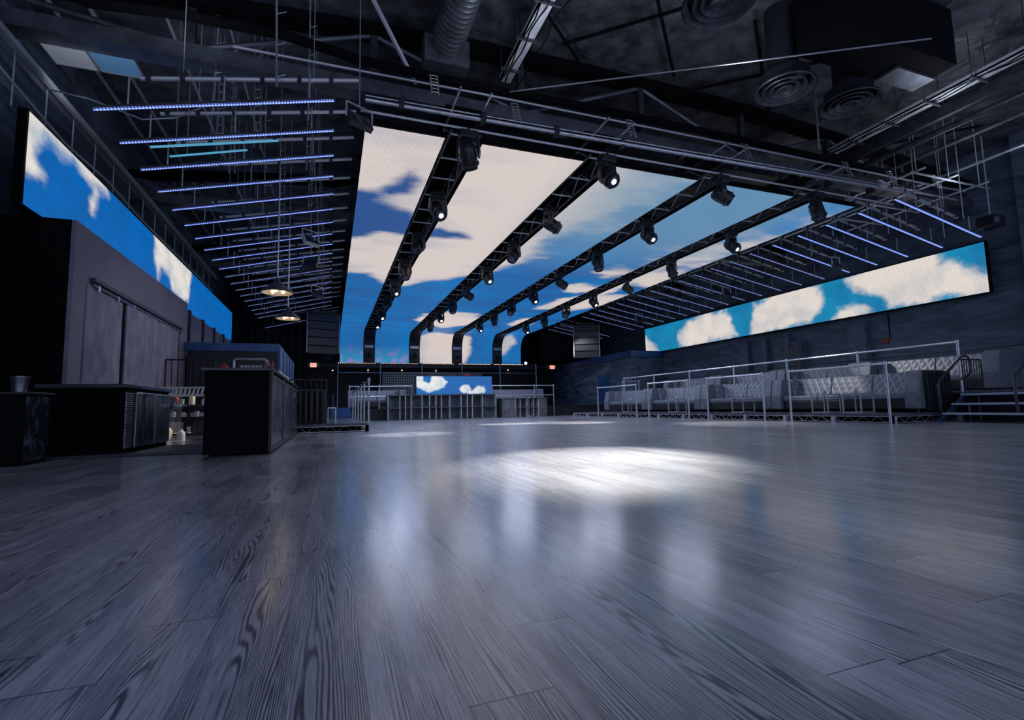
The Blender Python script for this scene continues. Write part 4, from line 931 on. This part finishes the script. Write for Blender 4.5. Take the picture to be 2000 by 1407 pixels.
# ------------------------------------------------------------------ DJ booth and rear stage
struct('trim_7', MB().box(-2.6, 15.1, 24.2, 32.9, 0, .55), 'black')
t = thing('dj_booth', 'long grey DJ booth front with two rows of curved cubbies', 'DJ booth', (5, 23, 0))
MB().box(2.42, 7.55, 23.35, 23.9, 0, 1.15).build('back_board', 'steel_dark', t)
b = MB().box(2.42, 7.55, 22.95, 23.4, .55, .58).box(2.42, 7.55, 22.95, 23.9, 1.12, 1.16).box(2.42, 7.55, 22.95, 23.4, 0, .03)
b.each('shelf_board', 'duct', t)
xs = (2.42, 2.95, 3.2, 3.45, 3.95, 4.3, 4.6, 4.85, 5.25, 5.8, 6.1, 6.35, 6.85, 7.52)
b = MB()
for x in xs: b.box(x, x+.03, 22.95, 23.4, 0, 1.13)
b.each('divider', 'pipe_grey', t)
b = MB()
for x0, x1 in ((2.45, 2.95), (3.48, 3.95), (4.88, 5.25), (5.28, 5.8), (6.88, 7.52), (3.98, 4.3)):
    for z0 in (.03, .58):
        n = 8; P_ = [(x0+(x1-x0)*i/n, 23.0+.3*math.sin(i/n*PI/2)) for i in range(n+1)]
        b.prism(P_+[(x1, 23.36), (x0, 23.36)], 'z', z0, z0+.53)
b.each('curved_infill', 'duct', t, smooth=True)
t2 = wall_screen2 = thing('booth_led_screen', 'wide video screen of blue sky on top of the DJ booth', 'screen', (5.53, 23, 1.17))
screen_obj('display_surface', 3.71, 7.35, [(1.17+.84*i/16, 0) for i in range(17)], 'screen_dj', t2, 60,
           lambda u, p, s: field(u, p[0], [[(3.5, 2.1), (4.0, 2.1), (4.04, 1.79), (4.29, 1.67), (4.39, 1.79), (4.47, 2.1), (4.83, 2.05), (5.16, 1.75), (4.97, 1.46), (4.28, 1.26), (3.86, 1.44), (3.5, 1.58)],
            [(5.73, 1.45), (5.95, 1.58), (6.19, 1.58), (6.35, 1.29), (6.47, 1.41), (6.64, 1.56), (6.93, 1.52), (7.05, 1.32), (6.92, 1.21), (6.31, 1.15), (5.83, 1.26)]]), lambda u, p, s: (u-3.7)/4, lambda u, p: (u, 22.98, p[0]), .1)
MB().box(3.69, 7.37, 22.99, 23.1, 1.165, 2.03).build('frame', 'matte', t2)
tag(MB().box(6.1, 6.25, 23.3, 23.5, 1.17, 2.12).box(6.05, 6.35, 23.25, 23.5, 2.04, 2.14).build('equipment_stand', 'red', bevel=.01), 'small reddish device poking above the booth screen', 'device')
t = thing('rear_counter', 'lower grey counter with open cubbies right of the DJ booth', 'counter', (9, 23, 0))
MB().box(7.85, 10.25, 23.3, 23.8, 0, .92).build('back_board', 'steel_dark', t)
MB().box(7.8, 10.3, 22.9, 23.8, .92, .95).box(8.6, 9.75, 22.95, 23.3, .45, .47).each('shelf_board', 'duct', t)
b = MB()
for x in (8.55, 8.8, 9.15, 9.5, 9.75): b.box(x, x+.025, 22.95, 23.35, 0, .92)
b.each('divider', 'pipe_grey', t)
MB().box(7.85, 8.55, 22.95, 23.3, 0, .92).box(9.77, 10.25, 22.95, 23.3, 0, .92).each('end_panel', 'duct', t, bevel=.02)
t = thing('cocktail_table', 'tall slim pedestal table in front of the rear counter', 'table', (8.95, 22.2, 0))
MB().lathe([(0, .98), (.22, .98), (.23, .995), (.22, 1.01), (0, 1.01)], (8.95, 22.2, 0), 24).build('tabletop', 'steel_dark', t)
MB().lathe([(.06, .94), (.035, .86), (.03, .2), (.06, .1), (.22, .02), (.22, 0)], (8.95, 22.2, 0), 20).build('pedestal', 'duct', t, smooth=True)
MB().lathe([(.14, .96), (.05, .88)], (8.95, 22.2, 0.02), 16).build('collar', 'pipe_grey', t, smooth=True)
t = thing('rack_frame', 'low chrome frame standing on the rear counter', 'frame', (8.7, 23.2, .95))
MB().line([(8.3, 23.1, .95), (8.3, 23.1, 1.08), (9.2, 23.1, 1.08), (9.2, 23.1, .95)], .015, 6).build('tube', 'pipe', t)
rail('stage_railing', 'double steel rail left of the DJ booth screen', [(.8, 23.6, .55), (2.1, 23.6, .55), (3.6, 23.6, .55)], .55, 1.58, 1.12)
rail('stage_railing', 'double steel rail right of the DJ booth screen', [(7.7, 24.0, .55), (10.0, 24.0, .55), (11.1, 24.0, 0)], .55, 1.6, 1.1)
# stage back wall details
t = thing('mesh_wall', 'black square-grid mesh wall behind the DJ booth', 'mesh', (6, 31.2, .55))
b = MB()
for i in range(58): b.box(3.0+i*.11, 3.02+i*.11, 31.2, 31.21, .55, 2.68)
for i in range(20): b.box(3.0, 9.3, 31.19, 31.2, .6+i*.11, .62+i*.11)
b.build('wire_grid', 'pipe_grey', t)
MB().box(2.95, 9.35, 31.21, 31.24, .55, 2.7).build('back_sheet', 'black', t)
for k, x in enumerate((-.6, .1)):
    tag(MB().tube((x, 22.6, .0), (x, 22.6, 1.2), .02, 6).lathe([(0, 0), (.15, 0), (.15, .02), (0, .03)], (x, 22.6, 0), 16).build('stanchion', 'blue_lit_tint'), 'slim blue-lit stanchion behind the left platform, %s one' % ('left', 'right')[k], 'post', 'stanchions behind the left platform')

# ------------------------------------------------------------------ sofas
def wing(t, x0, x1, y0, y1, z, h):
    MB().prism([(x0, z+.08), (x1, z+.08), (x1, z+h), (x0+.18, z+h), (x0+.1, z+h-.02), (x0, z+.45)], 'y', y0, y1).build('wing_arm', 'leather', t, bevel=.02)
def booth(name, x0, x1, y0, y1, z, lab, grp, h=.93, seams=3, near_black=False):
    """faces -x; wings at both ends"""
    t = thing(name, lab, 'sofa', ((x0+x1)/2, (y0+y1)/2, z), grp)
    w = .33
    wing(t, x0, x1, y0+.01, y0+w, z, h); wing(t, x0, x1, y1-w, y1-.01, z, h)
    MB().box(x1-.14, x1, y0+w, y1-w, z+.08, z+h-.02).build('back_shell', 'leather', t, bevel=.02)
    L = (y1-y0-2*w); n = max(2, round(L/1.1))
    for i in range(n):
        a_, c_ = y0+w+L*i/n+.006, y0+w+L*(i+1)/n-.006
        MB().prism([(x1-.34, z+.42), (x1-.13, z+.42), (x1-.13, z+h-.01), (x1-.22, z+h-.01)], 'y', a_, c_).build('back_cushion', 'quilt', t, bevel=.02)
        MB().box(x0+.08, x1-.15, a_, c_, z+.3, z+.44).build('seat_cushion', 'leather', t, bevel=.03)
    MB().box(x0+.1, x1-.12, y0+w, y1-w, z+.08, z+.3).build('seat_base', 'leather_black', t, bevel=.01)
    # short returns turning the corner
    MB().prism([(y0+w, z+.42), (y0+w+.2, z+.42), (y0+w+.1, z+h-.02), (y0+w, z+h-.02)], 'x', x0+.35, x1-.3).build('corner_cushion', 'quilt', t, bevel=.02)
    MB().prism([(y1-w, z+.42), (y1-w-.2, z+.42), (y1-w-.1, z+h-.02), (y1-w, z+h-.02)], 'x', x0+.35, x1-.3).build('corner_cushion', 'quilt', t, bevel=.02)
    for x in (x0+.15, x1-.15):
        for y in (y0+.15, y1-.15): MB().tube((x, y, z), (x, y, z+.08), .025, 6).build('leg', 'steel_dark', t)
    return t
platform('lounge_platform', 'long low platform with lattice girder front along the right side', 10.85, 12.98, 6.95, 21.2, .2,
         (('front', ((10.85, 21.2, 0), (10.85, 6.95, 0))), ('end', ((10.85, 6.95, 0), (12.98, 6.95, 0)))))
struct('trim_8', MB().box(13.02, XR, 4.2, 22.0, 0, .58), 'black')
tag(MB().box(13.0, XR-.02, 4.18, 22.0, .582, .62).build('upper_deck', 'deck'), 'raised upper deck floor along the right wall', 'deck')
low = [(7.1, 11.0), (11.0, 13.95), (13.95, 17.1), (17.1, 20.4)]
for k, (y0, y1) in enumerate(low):
    booth('booth_sofa', 12.0, 12.9, y0, y1, .2, 'grey quilted booth sofa on the lower right platform, %s' % ordi(k), 'quilted sofas on the lower right platform')
high = [(6.7, 9.9), (9.9, 12.7), (12.7, 15.6), (15.6, 18.8)]
for k, (y0, y1) in enumerate(high):
    booth('booth_sofa', 14.1, 15.0, y0, y1, .62, 'pale quilted booth sofa on the upper right deck, %s' % ordi(k), 'quilted sofas on the upper right deck', h=.95)
def cube_table(x, y, z, lab, s=.42, h=.46):
    t = thing('cocktail_cube_table', lab, 'table', (x, y, z), 'low tube-frame tables on the right platform')
    MB().box(x-s/2, x+s/2, y-s/2, y+s/2, z+h-.02, z+h).build('tabletop', 'glass', t)
    for dx in (-1, 1):
        for dy in (-1, 1): MB().box(x+dx*s/2-.014, x+dx*s/2+.014, y+dy*s/2-.014, y+dy*s/2+.014, z, z+h).build('leg', 'pipe', t)
    b = MB()
    for zz in (z+.015, z+h-.014):
        for d in (-1, 1):
            b.box(x-s/2, x+s/2, y+d*s/2-.012, y+d*s/2+.012, zz-.012, zz+.012); b.box(x+d*s/2-.012, x+d*s/2+.012, y-s/2, y+s/2, zz-.012, zz+.012)
    b.each('rim', 'pipe', t)
for k, (x, y) in enumerate(((11.55, 8.15), (11.55, 8.95), (11.55, 11.6), (11.55, 14.6), (11.55, 17.6))):
    cube_table(x, y, .2, 'square tube-frame table on the lower right platform, %s' % ordi(k))
    tag(MB().lathe([(0, 0), (.035, 0), (.05, .05), (.035, .1), (0, .11)], (x+.1, y+.1, .661), 12).build('votive_candle', 'white', smooth=True), 'small white votive on the low platform table, %s' % ordi(k), 'candle', 'votives on the low tables')
cube_table(13.75, 8.4, .62, 'square tube-frame table on the upper right deck', .4, .4)
# sofas on the rear stage, turned to face the room
for nm, x0, x1, w in (('l', .75, 3.5, 'left of the DJ booth'), ('r', 7.7, 10.9, 'right of the DJ booth')):
    L = x1-x0; xc = (x0+x1)/2; yc = 25.2
    o = booth('stage_sofa', xc-.45, xc+.45, yc-L/2, yc+L/2, .56, 'blue-grey quilted sofa on the rear stage '+w, 'sofas on the rear stage', h=.9)
    o.rotation_euler = (0, 0, PI/2)
# front rails
for k, (ya, yb) in enumerate(((6.97, 9.3), (10.11, 12.2), (13.07, 15.2), (15.96, 18.81))):
    rail('platform_railing', 'steel guard rail on the front edge of the right platform, %s' % ordi(k), [(10.78, ya), (10.78, yb)], 0, 1.24, None, 'pipe', .028, 'guard rails on the right platform front')
rail('deck_railing', 'long continuous steel rail in front of the upper right deck', [(13.02, y, .6) for y in (6.87, 9.1, 11.27, 13.4, 15.65, 17.9, 20.2)], .6, 1.73, None, 'pipe', .03)
rail('end_railing', 'short steel rail at the far end of the right platform', [(13.0, 20.3, .6), (13.9, 20.3, .6)], .6, 1.6, None, 'pipe', .022)
guard('back_railing', 'dark balustrade standing behind the upper deck sofas, nearer length', [(15.3, 6.3, .62), (15.3, 13.6, .62)], .62, 1.72, 52, 'steel_dark', .02, .01)
guard('back_railing', 'dark balustrade standing behind the upper deck sofas, farther length', [(15.3, 14.2, .62), (15.3, 18.8, .62)], .62, 1.66, 32, 'steel_dark', .02, .01)
guard('gate_railing', 'black baluster gate beside the nearest end of the upper deck', [(13.15, 6.9, .62), (13.85, 6.9, .62)], .62, 1.35, 8, 'black', .016, .012)
guard('end_gate', 'black barred gate at the far right edge beyond the stairs', [(14.2, 6.15, .62), (15.1, 6.15, .62), (15.1, 5.2, .62)], .62, 1.66, 6, 'steel_dark', .022, .014)
t = thing('padded_screen_board', 'black padded panel closing the near end of the right platform', 'panel', (12.5, 7, .2))
MB().box(12.15, 12.95, 7.02, 7.09, .24, 1.1).build('board', 'leather_black', t, bevel=.01)
b = MB()
for i in range(6): b.box(12.2+i*.13, 12.21+i*.13, 7.0, 7.02, .24, 1.1)
b.each('seam', 'leather_black', t)
# stairs
t = thing('portable_stairs', 'blue-lit metal stairs with three treads at the right', 'stairs', (12.5, 6.2, 0))
for i in range(3): MB().box(11.95+i*.33, 12.3+i*.33, 5.15, 6.7, .155+i*.195, .195+i*.195).build('tread', 'stair_blue_lit' if 'stair_blue_lit' in M else 'pipe', t, bevel=.006)
for y in (5.13, 6.72):
    MB().prism([(11.8, 0), (11.95, 0), (13.0, .56), (13.0, .64), (12.9, .64)], 'y', y-.02, y+.02).build('stringer', 'blue_lit_metal' if 'blue_lit_metal' in M else 'pipe', t)
b = MB()
for y in (5.4, 6.4):
    for x in (12.3, 12.65): b.tube((x, y, 0), (x, y, .2+(x-12.0)*.5), .02, 6)
b.each('support_leg', 'steel_dark', t)
for y, w in ((6.74, 'left'), (5.5, 'right')):
    p = [(12.0, y, .2), (12.0, y, .75), (12.05, y, .88), (12.85, y, 1.38), (12.98, y, 1.42), (13.1, y, 1.38), (13.16, y, 1.25), (13.12, y, 1.05), (13.0, y, .95), (12.8, y, .9)]
    tag(MB().line(p, .022, 8).build('stair_handrail', 'moulded', smooth=True), 'curved dark handrail on the %s side of the metal stairs' % w, 'handrail', 'stair handrails')
# wall bits
tag(MB().box(XR-.06, XR, 11.0, 11.2, 2.35, 2.5).build('alarm_box', 'red'), 'small reddish alarm box on the right wall below the screen', 'alarm')
tag(MB().tube((XR-.03, 10.95, 2.5), (XR-.03, 10.95, 3.3), .015, 5).build('wall_wire', 'matte'), 'thin dark conduit above the alarm box on the right wall', 'pipe')
t = thing('electrical_cabinet', 'tall grey electrical cabinet on the right wall', 'cabinet', (17.1, 14.2, 1.6))
MB().box(16.95, XR-.005, 14.0, 14.5, 1.6, 2.8).build('case', 'concrete', t, bevel=.01)
MB().box(16.93, 16.95, 14.04, 14.46, 1.65, 2.75).build('door', 'steel_dark', t)
